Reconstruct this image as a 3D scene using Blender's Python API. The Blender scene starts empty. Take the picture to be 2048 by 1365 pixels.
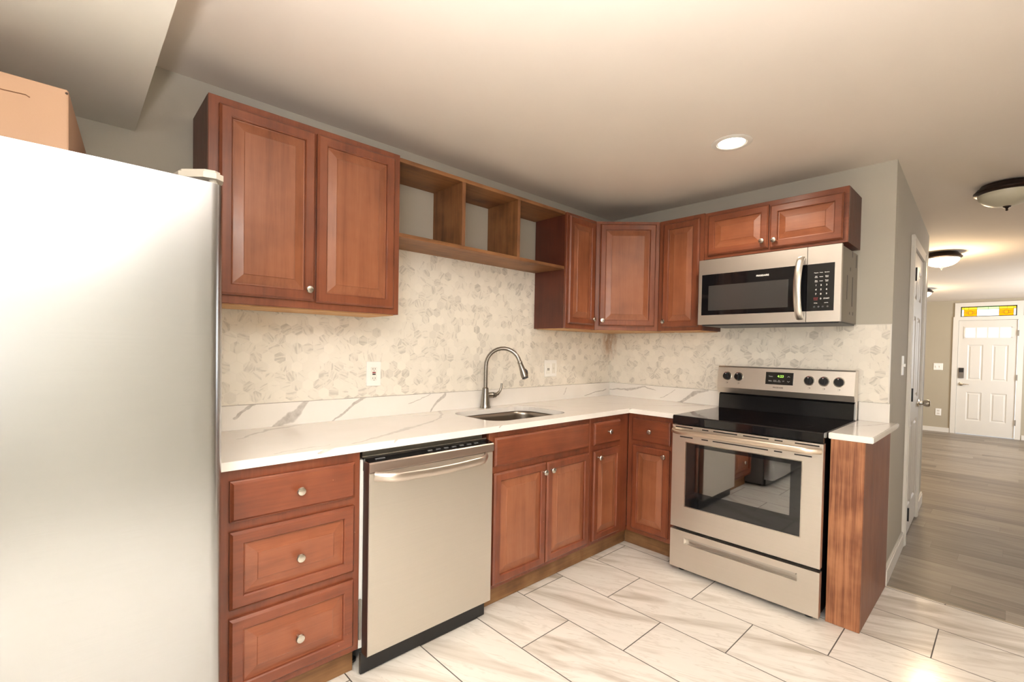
import bpy, bmesh, math, random
from mathutils import Vector, Matrix
random.seed(7)
R = math.radians
PI = math.pi
S = bpy.context.scene
COL = S.collection

# ------------------------------------------------------------------ camera
F_PX = 942.932
cam_data = bpy.data.cameras.new('camera')
cam_data.sensor_fit = 'HORIZONTAL'; cam_data.sensor_width = 36.0
cam_data.lens = F_PX / 2048 * 36.0
cam_data.shift_y = 33.984 / 2048
cam_data.clip_start = 0.05; cam_data.clip_end = 100
cam = bpy.data.objects.new('camera', cam_data); COL.objects.link(cam)
CAM = Vector((-3.314, -2.319, 1.289))
_y, _p, _r = R(46.643), R(1.169), R(1.022)
fwd = Vector((math.cos(_y)*math.cos(_p), math.sin(_y)*math.cos(_p), -math.sin(_p)))
rt = Vector((math.sin(_y), -math.cos(_y), 0)); upv = rt.cross(fwd)
rt2 = rt*math.cos(_r) + upv*math.sin(_r); up2 = -rt*math.sin(_r) + upv*math.cos(_r)
m = Matrix((( rt2.x, up2.x, -fwd.x, CAM.x), (rt2.y, up2.y, -fwd.y, CAM.y), (rt2.z, up2.z, -fwd.z, CAM.z), (0,0,0,1)))
cam.matrix_world = m
S.camera = cam

# ------------------------------------------------------------------ world, exposure, lights
w = bpy.data.worlds.new('daylight'); S.world = w; w.use_nodes = True
bg = w.node_tree.nodes['Background']
bg.inputs[0].default_value = (0.92, 0.96, 1.0, 1); bg.inputs[1].default_value = 1.3
S.view_settings.view_transform = 'Standard'; S.view_settings.look = 'None'
S.view_settings.gamma = 1.0; S.view_settings.use_curve_mapping = False
S.view_settings.exposure = 0.7
S.cycles.use_denoising = True
S.cycles.max_bounces = 10; S.cycles.diffuse_bounces = 5; S.cycles.glossy_bounces = 5
S.cycles.sample_clamp_indirect = 0.0

def light(name, kind, loc, power, color=(1,1,1), rot=(0,0,0), **kw):
    d = bpy.data.lights.new(name, kind); d.energy = power; d.color = color
    for k, v in kw.items(): setattr(d, k, v)
    o = bpy.data.objects.new(name, d); COL.objects.link(o); o.location = loc; o.rotation_euler = rot
    return o
WARM = (1.0, 0.86, 0.70)
# the photographer's flash head beside the camera, turned up to bounce off the soffit and ceiling
light('flash_bounce', 'SPOT', (-3.38, -2.42, 1.53), 430, (0.98, 0.975, 1.0), rot=(R(180), 0, 0), spot_size=R(163), spot_blend=1.0, shadow_soft_size=0.04)
# added fill light at an invented, unseen window left of the camera
light('added_kitchen_fill', 'AREA', (-4.28, -3.05, 1.45), 22, (0.97, 0.97, 1.0), rot=(R(90), 0, R(-90)), shape='RECTANGLE', size=1.3, size_y=1.05)
# added fill light for hall and living room, at an invented side window
light('added_living_fill', 'AREA', (5.6, -3.99, 1.4), 60, (0.95, 0.97, 1.0), rot=(R(90), 0, 0), shape='RECTANGLE', size=1.4, size_y=1.2)
# ------------------------------------------------------------------ materials
MATS = {}
def N(nt, t, **kw):
    n = nt.nodes.new(t)
    for k, v in kw.items(): setattr(n, k, v)
    return n
def newmat(name):
    m = bpy.data.materials.new(name); m.use_nodes = True
    nt = m.node_tree
    return m, nt, nt.nodes['Principled BSDF']
def srgb(r, g, b):
    f = lambda c: (c/255/12.92 if c/255 <= .04045 else ((c/255+.055)/1.055)**2.4)
    return (f(r), f(g), f(b), 1)
def math_n(nt, op, a, b=None, c=None):
    n = nt.nodes.new('ShaderNodeMath'); n.operation = op
    for i, v in enumerate((a, b, c)):
        if v is None: continue
        if isinstance(v, (int, float)): n.inputs[i].default_value = v
        else: nt.links.new(v, n.inputs[i])
    return n.outputs[0]
def mixc(nt, fac, a, b, mode='MIX'):
    n = nt.nodes.new('ShaderNodeMix'); n.data_type = 'RGBA'; n.blend_type = mode
    for i, v in ((0, fac), (6, a), (7, b)):
        if isinstance(v, (int, float)): n.inputs[i].default_value = v
        elif isinstance(v, tuple): n.inputs[i].default_value = v
        else: nt.links.new(v, n.inputs[i])
    return n.outputs[2]
def ramp(nt, fac, stops):
    n = nt.nodes.new('ShaderNodeValToRGB')
    el = n.color_ramp.elements
    while len(el) < len(stops): el.new(0.5)
    for e, (p, c) in zip(el, stops):
        e.position = p; e.color = c if isinstance(c, tuple) else (c, c, c, 1)
    nt.links.new(fac, n.inputs[0]); return n.outputs[0]
def maprange(nt, v, a, b, c=0.0, d=1.0):
    n = nt.nodes.new('ShaderNodeMapRange')
    nt.links.new(v, n.inputs[0])
    for i, x in enumerate((a, b, c, d)): n.inputs[i+1].default_value = x
    return n.outputs[0]
def coords(nt):
    """world-size position of the surface point (objects are never scaled or turned)"""
    g = N(nt, 'ShaderNodeNewGeometry'); s = N(nt, 'ShaderNodeSeparateXYZ')
    nt.links.new(g.outputs['Position'], s.inputs[0]); return g.outputs['Position'], s.outputs
def comb(nt, x, y, z=0.0):
    n = N(nt, 'ShaderNodeCombineXYZ')
    for i, v in enumerate((x, y, z)):
        if isinstance(v, (int, float)): n.inputs[i].default_value = v
        else: nt.links.new(v, n.inputs[i])
    return n.outputs[0]
def noise(nt, vec, scale, detail=4, rough=0.5, dist=0.0):
    n = N(nt, 'ShaderNodeTexNoise'); n.inputs['Scale'].default_value = scale
    n.inputs['Detail'].default_value = detail; n.inputs['Roughness'].default_value = rough
    n.inputs['Distortion'].default_value = dist
    nt.links.new(vec, n.inputs['Vector']); return n.outputs[0]
def plain(name, col, rough=0.5, metal=0.0, bump=0.0, bscale=60, spec=0.5, coat=0.0, vary=0.03, trans=0.0):
    if name in MATS: return MATS[name]
    m, nt, b = newmat(name)
    P, s = coords(nt)
    nz = noise(nt, P, 3.0, 3)
    c2 = tuple(max(0, c*(1-vary*2)) for c in col[:3]) + (1,)
    nt.links.new(mixc(nt, nz, col, c2), b.inputs['Base Color'])
    b.inputs['Roughness'].default_value = rough; b.inputs['Metallic'].default_value = metal
    b.inputs['Specular IOR Level'].default_value = spec
    if coat: b.inputs['Coat Weight'].default_value = coat; b.inputs['Coat Roughness'].default_value = 0.08
    if trans: b.inputs['Transmission Weight'].default_value = trans
    if bump:
        bp = N(nt, 'ShaderNodeBump'); bp.inputs['Strength'].default_value = bump; bp.inputs['Distance'].default_value = 0.002
        nt.links.new(noise(nt, P, bscale, 3), bp.inputs['Height']); nt.links.new(bp.outputs[0], b.inputs['Normal'])
    MATS[name] = m; return m
def emit(name, col, strength):
    if name in MATS: return MATS[name]
    m, nt, b = newmat(name)
    b.inputs['Base Color'].default_value = col
    b.inputs['Emission Color'].default_value = col; b.inputs['Emission Strength'].default_value = strength
    MATS[name] = m; return m
def wood(name, dark, mid, light_, axis='z', rough=0.33, scale=1.0, coat=0.25, worn=0.0, blotch=1.0, sharp=1.0, stretch=1.0):
    """stained wood, grain running along the named axis"""
    if name in MATS: return MATS[name]
    m, nt, b = newmat(name)
    P, s = coords(nt)
    a_ = 1.2/stretch; k = {'x': (a_, 22, 22), 'y': (22, a_, 22), 'z': (22, 22, a_)}[axis]
    mp = N(nt, 'ShaderNodeMapping'); mp.inputs['Scale'].default_value = tuple(v*scale for v in k)
    oi = N(nt, 'ShaderNodeObjectInfo')
    nt.links.new(P, mp.inputs[0])
    off = N(nt, 'ShaderNodeVectorMath'); off.operation = 'ADD'
    nt.links.new(mp.outputs[0], off.inputs[0])
    nt.links.new(math_n(nt, 'MULTIPLY', oi.outputs['Random'], 40.0), off.inputs[1])
    g1 = noise(nt, off.outputs[0], 1.0, 6, 0.62, 0.6)
    g2 = noise(nt, off.outputs[0], 6.0, 3, 0.6)
    bl = noise(nt, P, 5.5, 3, 0.55)
    f = math_n(nt, 'ADD', math_n(nt, 'MULTIPLY', g1, 0.42), math_n(nt, 'ADD', math_n(nt, 'MULTIPLY', g2, 0.18), math_n(nt, 'MULTIPLY', bl, 0.42*blotch)))
    c = ramp(nt, f, [(0.53-0.17/sharp, dark), (0.53, mid), (0.53+0.21/sharp, light_)])
    if worn:
        wn = noise(nt, P, 55, 5, 0.7); wz = maprange(nt, s[2], 0.72, 0.12, 0.0, 1.0)
        wf = math_n(nt, 'MULTIPLY', math_n(nt, 'GREATER_THAN', math_n(nt, 'ADD', wn, math_n(nt, 'MULTIPLY', wz, 0.05)), 0.80 - worn*0.055), 0.8)
        c = mixc(nt, wf, c, srgb(214, 170, 140))
    nt.links.new(c, b.inputs['Base Color'])
    nt.links.new(maprange(nt, g2, 0.2, 0.8, rough-0.05, rough+0.08), b.inputs['Roughness'])
    b.inputs['Coat Weight'].default_value = coat; b.inputs['Coat Roughness'].default_value = 0.25
    bp = N(nt, 'ShaderNodeBump'); bp.inputs['Strength'].default_value = 0.12; bp.inputs['Distance'].default_value = 0.001
    nt.links.new(g2, bp.inputs['Height']); nt.links.new(bp.outputs[0], b.inputs['Normal'])
    MATS[name] = m; return m
def steel(name, col, rough, axis='x', aniso=0.0, streak=0.02, smudge=0.0):
    """brushed metal with fine brush lines along the axis"""
    if name in MATS: return MATS[name]
    m, nt, b = newmat(name)
    P, s = coords(nt)
    k = {'x': (2, 400, 400), 'y': (400, 2, 400), 'z': (400, 400, 2)}[axis]
    mp = N(nt, 'ShaderNodeMapping'); mp.inputs['Scale'].default_value = k
    nt.links.new(P, mp.inputs[0])
    n = noise(nt, mp.outputs[0], 1.0, 3)
    b.inputs['Base Color'].default_value = col
    d = tuple(c*0.93 for c in col[:3]) + (1,)
    nt.links.new(mixc(nt, n, col, d), b.inputs['Base Color'])
    r = maprange(nt, n, 0.25, 0.75, rough-streak, rough+streak)
    if smudge:
        sm = noise(nt, P, 2.2, 4, 0.6, 0.8)
        r = math_n(nt, 'ADD', r, math_n(nt, 'MULTIPLY', sm, smudge))
    nt.links.new(r, b.inputs['Roughness'])
    b.inputs['Metallic'].default_value = 1.0
    MATS[name] = m; return m

DK, MD, LT = srgb(102, 52, 32), srgb(126, 68, 42), srgb(144, 83, 53)
FV = wood('cherry_veneer_panel_vertical', srgb(122,70,45), srgb(146,88,58), srgb(162,104,72), 'z')
FX = wood('cherry_veneer_panel_along_sink_wall', srgb(118,64,40), srgb(141,80,52), srgb(157,97,65), 'x')
FY = wood('cherry_veneer_panel_along_stove_wall', srgb(122,68,42), srgb(147,86,55), srgb(164,103,69), 'y')
W_V = wood('cherry_stain_vertical', DK, MD, LT, 'z')
W_X = wood('cherry_stain_along_sink_wall', DK, MD, LT, 'x')
W_Y = wood('cherry_stain_along_stove_wall', DK, MD, LT, 'y')
WB_V = wood('cherry_stain_worn_vertical', srgb(98,48,29), srgb(124,64,39), srgb(142,80,50), 'z', worn=1.0)
WB_X = wood('cherry_stain_worn_along_sink_wall', srgb(98,48,29), srgb(124,64,39), srgb(142,80,50), 'x', worn=1.0)
WB_Y = wood('cherry_stain_worn_along_stove_wall', srgb(98,48,29), srgb(124,64,39), srgb(142,80,50), 'y', worn=1.0)
W_SIDE = wood('dark_laminate_side', srgb(74,36,24), srgb(92,46,31), srgb(104,54,37), 'z', rough=0.45, coat=0.0)
W_SHELF_X = wood('pine_shelf_stain', srgb(88,54,28), srgb(138,92,54), srgb(166,118,74), 'x', rough=0.5, coat=0.0)
W_SHELF_Z = wood('pine_divider_stain', srgb(88,54,28), srgb(136,90,54), srgb(162,114,72), 'z', rough=0.5, coat=0.0)
W_RAW_X = wood('bare_birch', srgb(178,128,78), srgb(206,160,108), srgb(222,182,132), 'x', rough=0.6, coat=0.0)
W_RAW_Y = wood('bare_birch_along_stove_wall', srgb(178,128,78), srgb(206,160,108), srgb(222,182,132), 'y', rough=0.6, coat=0.0)
W_TOE_X = wood('toe_kick_plywood', srgb(78,50,28), srgb(122,84,50), srgb(158,118,76), 'x', rough=0.6, coat=0.0, scale=0.8, blotch=1.4)
W_TOE_Y = wood('toe_kick_plywood_along_stove_wall', srgb(78,50,28), srgb(122,84,50), srgb(158,118,76), 'y', rough=0.6, coat=0.0, scale=0.8, blotch=1.4)
W_OAK = wood('red_oak', srgb(112,64,38), srgb(166,110,74), srgb(188,134,96), 'z', rough=0.45, scale=3.4, coat=0.0, sharp=1.25, stretch=2.5, blotch=0.85)
W_OAK_SIDE = wood('red_oak_side', srgb(112,66,38), srgb(130,80,48), srgb(142,92,58), 'z', rough=0.5, scale=0.8, coat=0.0)

STEEL_Y = steel('brushed_steel_range', srgb(222,215,206), 0.38, 'y')
STEEL_X = steel('brushed_steel_dishwasher', srgb(222,217,209), 0.42, 'x')
STEEL_F = steel('brushed_steel_fridge', srgb(190,192,195), 0.23, 'x', streak=0.012, smudge=0.02)
NICKEL = steel('satin_nickel', srgb(212,206,196), 0.22, 'z')
FAUCET = steel('brushed_nickel_faucet', srgb(158,152,144), 0.25, 'z')
SINKM = steel('sink_steel', srgb(170,160,148), 0.30, 'x')
HANDLE = steel('handle_steel', srgb(218,214,208), 0.3, 'y')
BLACKGLASS = plain('black_glass', (0.006,0.006,0.007,1), 0.05, spec=0.6)
BLACK = plain('black_plastic', (0.010,0.010,0.011,1), 0.32)
BLACKENAMEL = plain('black_enamel', (0.006,0.006,0.007,1), 0.13)
DARKGREY = plain('dark_grey_plastic', (0.03,0.03,0.032,1), 0.4)
GREYMETAL = plain('grey_painted_metal', srgb(150,144,134), 0.45, metal=0.3)
WHITEPL = plain('white_plastic', srgb(247,245,240), 0.35)
WHITETRIM = plain('white_trim_paint', srgb(226,221,212), 0.38)
WHITEDOOR = plain('white_door_paint', srgb(222,217,208), 0.4)
WALLP = plain('greige_wall_paint', srgb(188,182,168), 0.75, bump=0.15, bscale=90)
WALLL = plain('taupe_wall_paint', srgb(176,166,146), 0.75, bump=0.15, bscale=90)
CEILP = plain('ceiling_paint', srgb(226,215,202), 0.85, bump=0.12, bscale=50)
CARD = plain('cardboard', srgb(184,148,120), 0.8, bump=0.1, bscale=200)
BRONZE = plain('oil_rubbed_bronze', srgb(48,34,28), 0.38, metal=0.6)
MILKGLASS = plain('unlit_frosted_glass', srgb(206,200,178), 0.35)
MAROON = plain('dark_brown_plastic', srgb(58,34,28), 0.45)

def quartz():
    m, nt, b = newmat('white_quartz_grey_veins')
    P, s = coords(nt)
    n1 = N(nt, 'ShaderNodeTexNoise'); n1.inputs['Scale'].default_value = 9; n1.inputs['Detail'].default_value = 5
    nt.links.new(P, n1.inputs['Vector'])
    n2 = N(nt, 'ShaderNodeTexNoise'); n2.inputs['Scale'].default_value = 34; n2.inputs['Detail'].default_value = 4
    nt.links.new(P, n2.inputs['Vector'])
    def warp(c, k1, k2, ch):
        a = N(nt, 'ShaderNodeSeparateColor'); nt.links.new(n1.outputs['Color'], a.inputs[0])
        d = N(nt, 'ShaderNodeSeparateColor'); nt.links.new(n2.outputs['Color'], d.inputs[0])
        o = math_n(nt, 'ADD', c, math_n(nt, 'MULTIPLY', math_n(nt, 'SUBTRACT', a.outputs[ch], 0.5), k1))
        return math_n(nt, 'ADD', o, math_n(nt, 'MULTIPLY', math_n(nt, 'SUBTRACT', d.outputs[ch], 0.5), k2))
    X, Y, Z = warp(s[0], .07, .02, 0), warp(s[1], .07, .02, 1), warp(s[2], .03, .01, 2)
    def seg(U, V, p, q, w0, w1):
        """mask of a tapering vein from p to q"""
        dx, dy = q[0]-p[0], q[1]-p[1]; L2 = dx*dx+dy*dy
        au = math_n(nt, 'SUBTRACT', U, p[0]); av = math_n(nt, 'SUBTRACT', V, p[1])
        t = math_n(nt, 'DIVIDE', math_n(nt, 'ADD', math_n(nt, 'MULTIPLY', au, dx), math_n(nt, 'MULTIPLY', av, dy)), L2)
        t = math_n(nt, 'MINIMUM', math_n(nt, 'MAXIMUM', t, 0.0), 1.0)
        ex = math_n(nt, 'SUBTRACT', au, math_n(nt, 'MULTIPLY', t, dx)); ey = math_n(nt, 'SUBTRACT', av, math_n(nt, 'MULTIPLY', t, dy))
        d = math_n(nt, 'SQRT', math_n(nt, 'ADD', math_n(nt, 'MULTIPLY', ex, ex), math_n(nt, 'MULTIPLY', ey, ey)))
        wv = math_n(nt, 'ADD', w0, math_n(nt, 'MULTIPLY', t, w1-w0))
        r = math_n(nt, 'DIVIDE', d, wv)
        return maprange(nt, r, 0.75, 1.15, 1.0, 0.0)
    def union(l):
        o = l[0]
        for x in l[1:]: o = math_n(nt, 'MAXIMUM', o, x)
        return o
    # upstand along the sink wall: x, z
    A = union([seg(X, Z, p, q, a, c) for p, q, a, c in [
        ((-2.80,.965),(-2.70,1.03),.006,.006), ((-2.66,.90),(-2.56,.945),.004,.022), ((-2.56,.945),(-2.48,1.03),.022,.012),
        ((-2.37,.905),(-2.20,1.03),.004,.009), ((-1.93,.97),(-1.80,1.02),.002,.002), ((-1.80,.91),(-1.70,1.01),.004,.012),
        ((-.62,.95),(-.58,1.0),.003,.003), ((-.36,.93),(-.08,.965),.003,.004)]])
    # upstand along the stove wall: y, z
    B = union([seg(Y, Z, p, q, a, c) for p, q, a, c in [
        ((-.02,.965),(-.20,.975),.003,.008), ((-.20,.975),(-.36,1.01),.010,.006), ((-.36,1.01),(-.46,.985),.004,.003),
        ((-.64,.915),(-.76,.985),.008,.014), ((-.76,.985),(-.84,1.02),.016,.006), ((-.50,.93),(-.62,1.0),.002,.002)]])
    # worktop: x, y
    C = union([seg(X, Y, p, q, a, c) for p, q, a, c in [
        ((-2.83,-.25),(-2.68,-.10),.006,.012), ((-2.68,-.10),(-2.52,-.05),.020,.004), ((-2.52,-.60),(-2.15,-.42),.004,.018), ((-2.15,-.42),(-1.92,-.30),.014,.007),
        ((-1.92,-.30),(-1.72,-.03),.006,.010), ((-1.95,-.10),(-1.80,-.16),.004,.006), ((-2.80,-.60),(-2.60,-.57),.003,.004),
        ((-1.13,-.10),(-1.00,-.30),.014,.005), ((-1.30,-.06),(-.9,-.03),.003,.003), ((-.42,-.62),(-.10,-.86),.004,.016), ((-.55,-.30),(-.42,-.62),.004,.004),
        ((-.35,-1.75),(-.05,-1.88),.004,.006)]])
    g = N(nt, 'ShaderNodeNewGeometry'); ns = N(nt, 'ShaderNodeSeparateXYZ'); nt.links.new(g.outputs['Normal'], ns.inputs[0])
    ax = math_n(nt, 'GREATER_THAN', math_n(nt, 'ABSOLUTE', ns.outputs[0]), 0.7)
    az = math_n(nt, 'GREATER_THAN', math_n(nt, 'ABSOLUTE', ns.outputs[2]), 0.7)
    ay = math_n(nt, 'GREATER_THAN', math_n(nt, 'ABSOLUTE', ns.outputs[1]), 0.7)
    f = math_n(nt, 'ADD', math_n(nt, 'ADD', math_n(nt, 'MULTIPLY', A, ay), math_n(nt, 'MULTIPLY', B, ax)), math_n(nt, 'MULTIPLY', math_n(nt, 'MULTIPLY', C, az), 0.62))
    f = math_n(nt, 'MULTIPLY', f, maprange(nt, n2.outputs[0], 0.3, 0.7, 0.4, 0.8))
    faint = math_n(nt, 'MULTIPLY', maprange(nt, n1.outputs[0], 0.49, 0.5, 0, 1), 0.0)
    cl = mixc(nt, n1.outputs[0], srgb(240,236,230), srgb(232,227,219))
    c = mixc(nt, f, cl, srgb(160,152,144))
    nt.links.new(c, b.inputs['Base Color']); b.inputs['Roughness'].default_value = 0.13
    return m
QUARTZ = quartz()

def hextile(name, ax):
    m, nt, b = newmat(name)
    P, s = coords(nt)
    W = 0.0505
    U = math_n(nt, 'ADD', math_n(nt, 'DIVIDE', s[ax], W), 200.0)
    V = math_n(nt, 'ADD', math_n(nt, 'DIVIDE', s[2], W), 200.0)
    seed = 0.0 if ax == 0 else 517.0
    q3 = math.sqrt(3)
    def cell(ou, ov):
        a = math_n(nt, 'SUBTRACT', math_n(nt, 'FLOORED_MODULO', math_n(nt, 'SUBTRACT', U, ou), 1.0), 0.5)
        c = math_n(nt, 'SUBTRACT', math_n(nt, 'FLOORED_MODULO', math_n(nt, 'SUBTRACT', V, ov), q3), q3/2)
        return a, c
    a1, c1 = cell(0, 0); a2, c2 = cell(0.5, q3/2)
    l = lambda a, c: math_n(nt, 'ADD', math_n(nt, 'MULTIPLY', a, a), math_n(nt, 'MULTIPLY', c, c))
    pick = math_n(nt, 'LESS_THAN', l(a1, c1), l(a2, c2))
    sel = lambda p, q: math_n(nt, 'ADD', math_n(nt, 'MULTIPLY', p, pick), math_n(nt, 'MULTIPLY', q, math_n(nt, 'SUBTRACT', 1.0, pick)))
    gu, gv = sel(a1, a2), sel(c1, c2)
    au, av = math_n(nt, 'ABSOLUTE', gu), math_n(nt, 'ABSOLUTE', gv)
    dist = math_n(nt, 'MAXIMUM', au, math_n(nt, 'ADD', math_n(nt, 'MULTIPLY', au, 0.5), math_n(nt, 'MULTIPLY', av, q3/2)))
    iu = math_n(nt, 'ROUND', math_n(nt, 'MULTIPLY', math_n(nt, 'SUBTRACT', U, gu), 2.0)); iv = math_n(nt, 'ROUND', math_n(nt, 'MULTIPLY', math_n(nt, 'SUBTRACT', V, gv), 2.0/q3*1.0))
    wn = N(nt, 'ShaderNodeTexWhiteNoise'); wn.noise_dimensions = '2D'
    nt.links.new(comb(nt, math_n(nt, 'ADD', iu, seed), iv), wn.inputs['Vector'])
    sc = N(nt, 'ShaderNodeSeparateColor'); nt.links.new(wn.outputs['Color'], sc.inputs[0])
    rnd, rnd2, rnd3 = sc.outputs[0], sc.outputs[1], sc.outputs[2]
    # each tile cut from another piece of marble and laid in one of three turns
    ang = math_n(nt, 'MULTIPLY', rnd2, 6.283)
    cu = math_n(nt, 'SUBTRACT', math_n(nt, 'MULTIPLY', gu, math_n(nt, 'COSINE', ang)), math_n(nt, 'MULTIPLY', gv, math_n(nt, 'SINE', ang)))
    cv = math_n(nt, 'ADD', math_n(nt, 'MULTIPLY', gu, math_n(nt, 'SINE', ang)), math_n(nt, 'MULTIPLY', gv, math_n(nt, 'COSINE', ang)))
    vec = comb(nt, math_n(nt, 'MULTIPLY', cu, 0.8), math_n(nt, 'MULTIPLY', cv, 3.6), math_n(nt, 'MULTIPLY', rnd, 60.0))
    vn = noise(nt, vec, 1.1, 3, 0.5, 0.5)
    vein = maprange(nt, math_n(nt, 'ADD', vn, math_n(nt, 'MULTIPLY', math_n(nt, 'SUBTRACT', rnd3, 0.5), 0.26)), 0.56, 0.72)
    tone = mixc(nt, rnd3, srgb(240,234,222), srgb(229,223,211))
    c = mixc(nt, math_n(nt, 'MULTIPLY', vein, 0.46), tone, srgb(172,166,156))
    full = math_n(nt, 'MULTIPLY', math_n(nt, 'GREATER_THAN', rnd, 0.95), 0.26)
    c = mixc(nt, full, c, srgb(178,172,162))
    grout = math_n(nt, 'GREATER_THAN', dist, 0.475)
    c = mixc(nt, grout, c, srgb(228,222,210))
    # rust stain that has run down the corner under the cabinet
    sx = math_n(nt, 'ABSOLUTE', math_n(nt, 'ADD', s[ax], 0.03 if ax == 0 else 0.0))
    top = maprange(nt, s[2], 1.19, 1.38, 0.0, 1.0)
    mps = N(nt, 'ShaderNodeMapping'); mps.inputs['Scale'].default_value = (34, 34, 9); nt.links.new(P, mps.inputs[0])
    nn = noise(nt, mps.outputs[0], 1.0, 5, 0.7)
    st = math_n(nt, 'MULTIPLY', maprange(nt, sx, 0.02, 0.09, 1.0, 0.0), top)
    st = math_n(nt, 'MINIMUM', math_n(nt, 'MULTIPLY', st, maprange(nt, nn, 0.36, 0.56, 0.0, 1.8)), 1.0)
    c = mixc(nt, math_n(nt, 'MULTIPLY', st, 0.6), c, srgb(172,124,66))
    nt.links.new(c, b.inputs['Base Color'])
    nt.links.new(maprange(nt, dist, 0.46, 0.48, 0.22, 0.6), b.inputs['Roughness'])
    bp = N(nt, 'ShaderNodeBump'); bp.inputs['Strength'].default_value = 0.25; bp.inputs['Distance'].default_value = 0.001
    nt.links.new(maprange(nt, dist, 0.44, 0.49, 1.0, 0.0), bp.inputs['Height']); nt.links.new(bp.outputs[0], b.inputs['Normal'])
    return m
HEX_X, HEX_Y = hextile('marble_hexagon_tile', 0), hextile('marble_hexagon_tile_stove_wall', 1)

def floortile():
    m, nt, b = newmat('marble_look_floor_tile')
    P, s = coords(nt)
    PX, PY = 0.3140, 0.605
    u = math_n(nt, 'DIVIDE', math_n(nt, 'ADD', s[0], 0.01), PX)
    row = math_n(nt, 'FLOOR', u)
    v = math_n(nt, 'ADD', math_n(nt, 'DIVIDE', s[1], PY), math_n(nt, 'MULTIPLY', math_n(nt, 'FLOORED_MODULO', math_n(nt, 'ADD', row, 1.0), 2.0), 0.5))
    colm = math_n(nt, 'FLOOR', v)
    fu = math_n(nt, 'MULTIPLY', math_n(nt, 'SUBTRACT', 0.5, math_n(nt, 'ABSOLUTE', math_n(nt, 'SUBTRACT', math_n(nt, 'FRACT', u), 0.5))), PX)
    fv = math_n(nt, 'MULTIPLY', math_n(nt, 'SUBTRACT', 0.5, math_n(nt, 'ABSOLUTE', math_n(nt, 'SUBTRACT', math_n(nt, 'FRACT', v), 0.5))), PY)
    edge = math_n(nt, 'MINIMUM', fu, fv)
    wn = N(nt, 'ShaderNodeTexWhiteNoise'); wn.noise_dimensions = '2D'; nt.links.new(comb(nt, row, colm), wn.inputs['Vector'])
    off = math_n(nt, 'MULTIPLY', wn.outputs['Value'], 30.0)
    # veins run along the tile at a slant
    a = R(24)
    p = math_n(nt, 'ADD', math_n(nt, 'MULTIPLY', s[0], math.cos(a)), math_n(nt, 'MULTIPLY', s[1], math.sin(a)))
    q = math_n(nt, 'SUBTRACT', math_n(nt, 'MULTIPLY', s[1], math.cos(a)), math_n(nt, 'MULTIPLY', s[0], math.sin(a)))
    vec = comb(nt, math_n(nt, 'MULTIPLY', p, 8.0), math_n(nt, 'MULTIPLY', q, 1.1), off)
    n1 = noise(nt, vec, 1.0, 5, 0.55, 0.9)
    n2 = noise(nt, vec, 2.7, 4, 0.6, 0.6)
    vein = math_n(nt, 'MULTIPLY', maprange(nt, n1, 0.53, 0.70), 0.70)
    thin = math_n(nt, 'MULTIPLY', maprange(nt, math_n(nt, 'ABSOLUTE', math_n(nt, 'SUBTRACT', n2, 0.5)), 0.0, 0.03, 1.0, 0.0), 0.25)
    base = mixc(nt, n2, srgb(234,229,221), srgb(222,216,207))
    c = mixc(nt, math_n(nt, 'MAXIMUM', vein, thin), base, srgb(164,150,132))
    c = mixc(nt, maprange(nt, edge, 0.0020, 0.0028, 1.0, 0.0), c, srgb(84,78,72))
    nt.links.new(c, b.inputs['Base Color'])
    nt.links.new(maprange(nt, edge, 0.0015, 0.003, 0.7, 0.16), b.inputs['Roughness'])
    return m
def vinyl():
    m, nt, b = newmat('grey_brown_vinyl_plank')
    P, s = coords(nt)
    u = math_n(nt, 'DIVIDE', s[0], 0.152); row = math_n(nt, 'FLOOR', u)
    wr = N(nt, 'ShaderNodeTexWhiteNoise'); wr.noise_dimensions = '1D'; nt.links.new(row, wr.inputs['W'])
    v = math_n(nt, 'ADD', math_n(nt, 'DIVIDE', s[1], 1.22), math_n(nt, 'MULTIPLY', wr.outputs['Value'], 5.0)); cl = math_n(nt, 'FLOOR', v)
    fu = math_n(nt, 'MULTIPLY', math_n(nt, 'SUBTRACT', 0.5, math_n(nt, 'ABSOLUTE', math_n(nt, 'SUBTRACT', math_n(nt, 'FRACT', u), 0.5))), 0.152)
    fv = math_n(nt, 'MULTIPLY', math_n(nt, 'SUBTRACT', 0.5, math_n(nt, 'ABSOLUTE', math_n(nt, 'SUBTRACT', math_n(nt, 'FRACT', v), 0.5))), 1.22)
    edge = math_n(nt, 'MINIMUM', fu, fv)
    wn = N(nt, 'ShaderNodeTexWhiteNoise'); wn.noise_dimensions = '2D'; nt.links.new(comb(nt, row, cl), wn.inputs['Vector'])
    vec = comb(nt, math_n(nt, 'MULTIPLY', s[0], 20.0), math_n(nt, 'MULTIPLY', s[1], 1.6), math_n(nt, 'MULTIPLY', wn.outputs['Value'], 40.0))
    g = noise(nt, vec, 1.0, 6, 0.62, 0.8)
    f = math_n(nt, 'ADD', math_n(nt, 'MULTIPLY', g, 0.75), math_n(nt, 'MULTIPLY', wn.outputs['Value'], 0.22))
    c = ramp(nt, f, [(0.3, srgb(92,80,68)), (0.5, srgb(126,114,100)), (0.75, srgb(156,145,130))])
    c = mixc(nt, maprange(nt, edge, 0.0004, 0.0016, 0.6, 0.0), c, srgb(70,60,50))
    nt.links.new(c, b.inputs['Base Color']); b.inputs['Roughness'].default_value = 0.36
    return m
FLOORT, VINYL = floortile(), vinyl()

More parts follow.
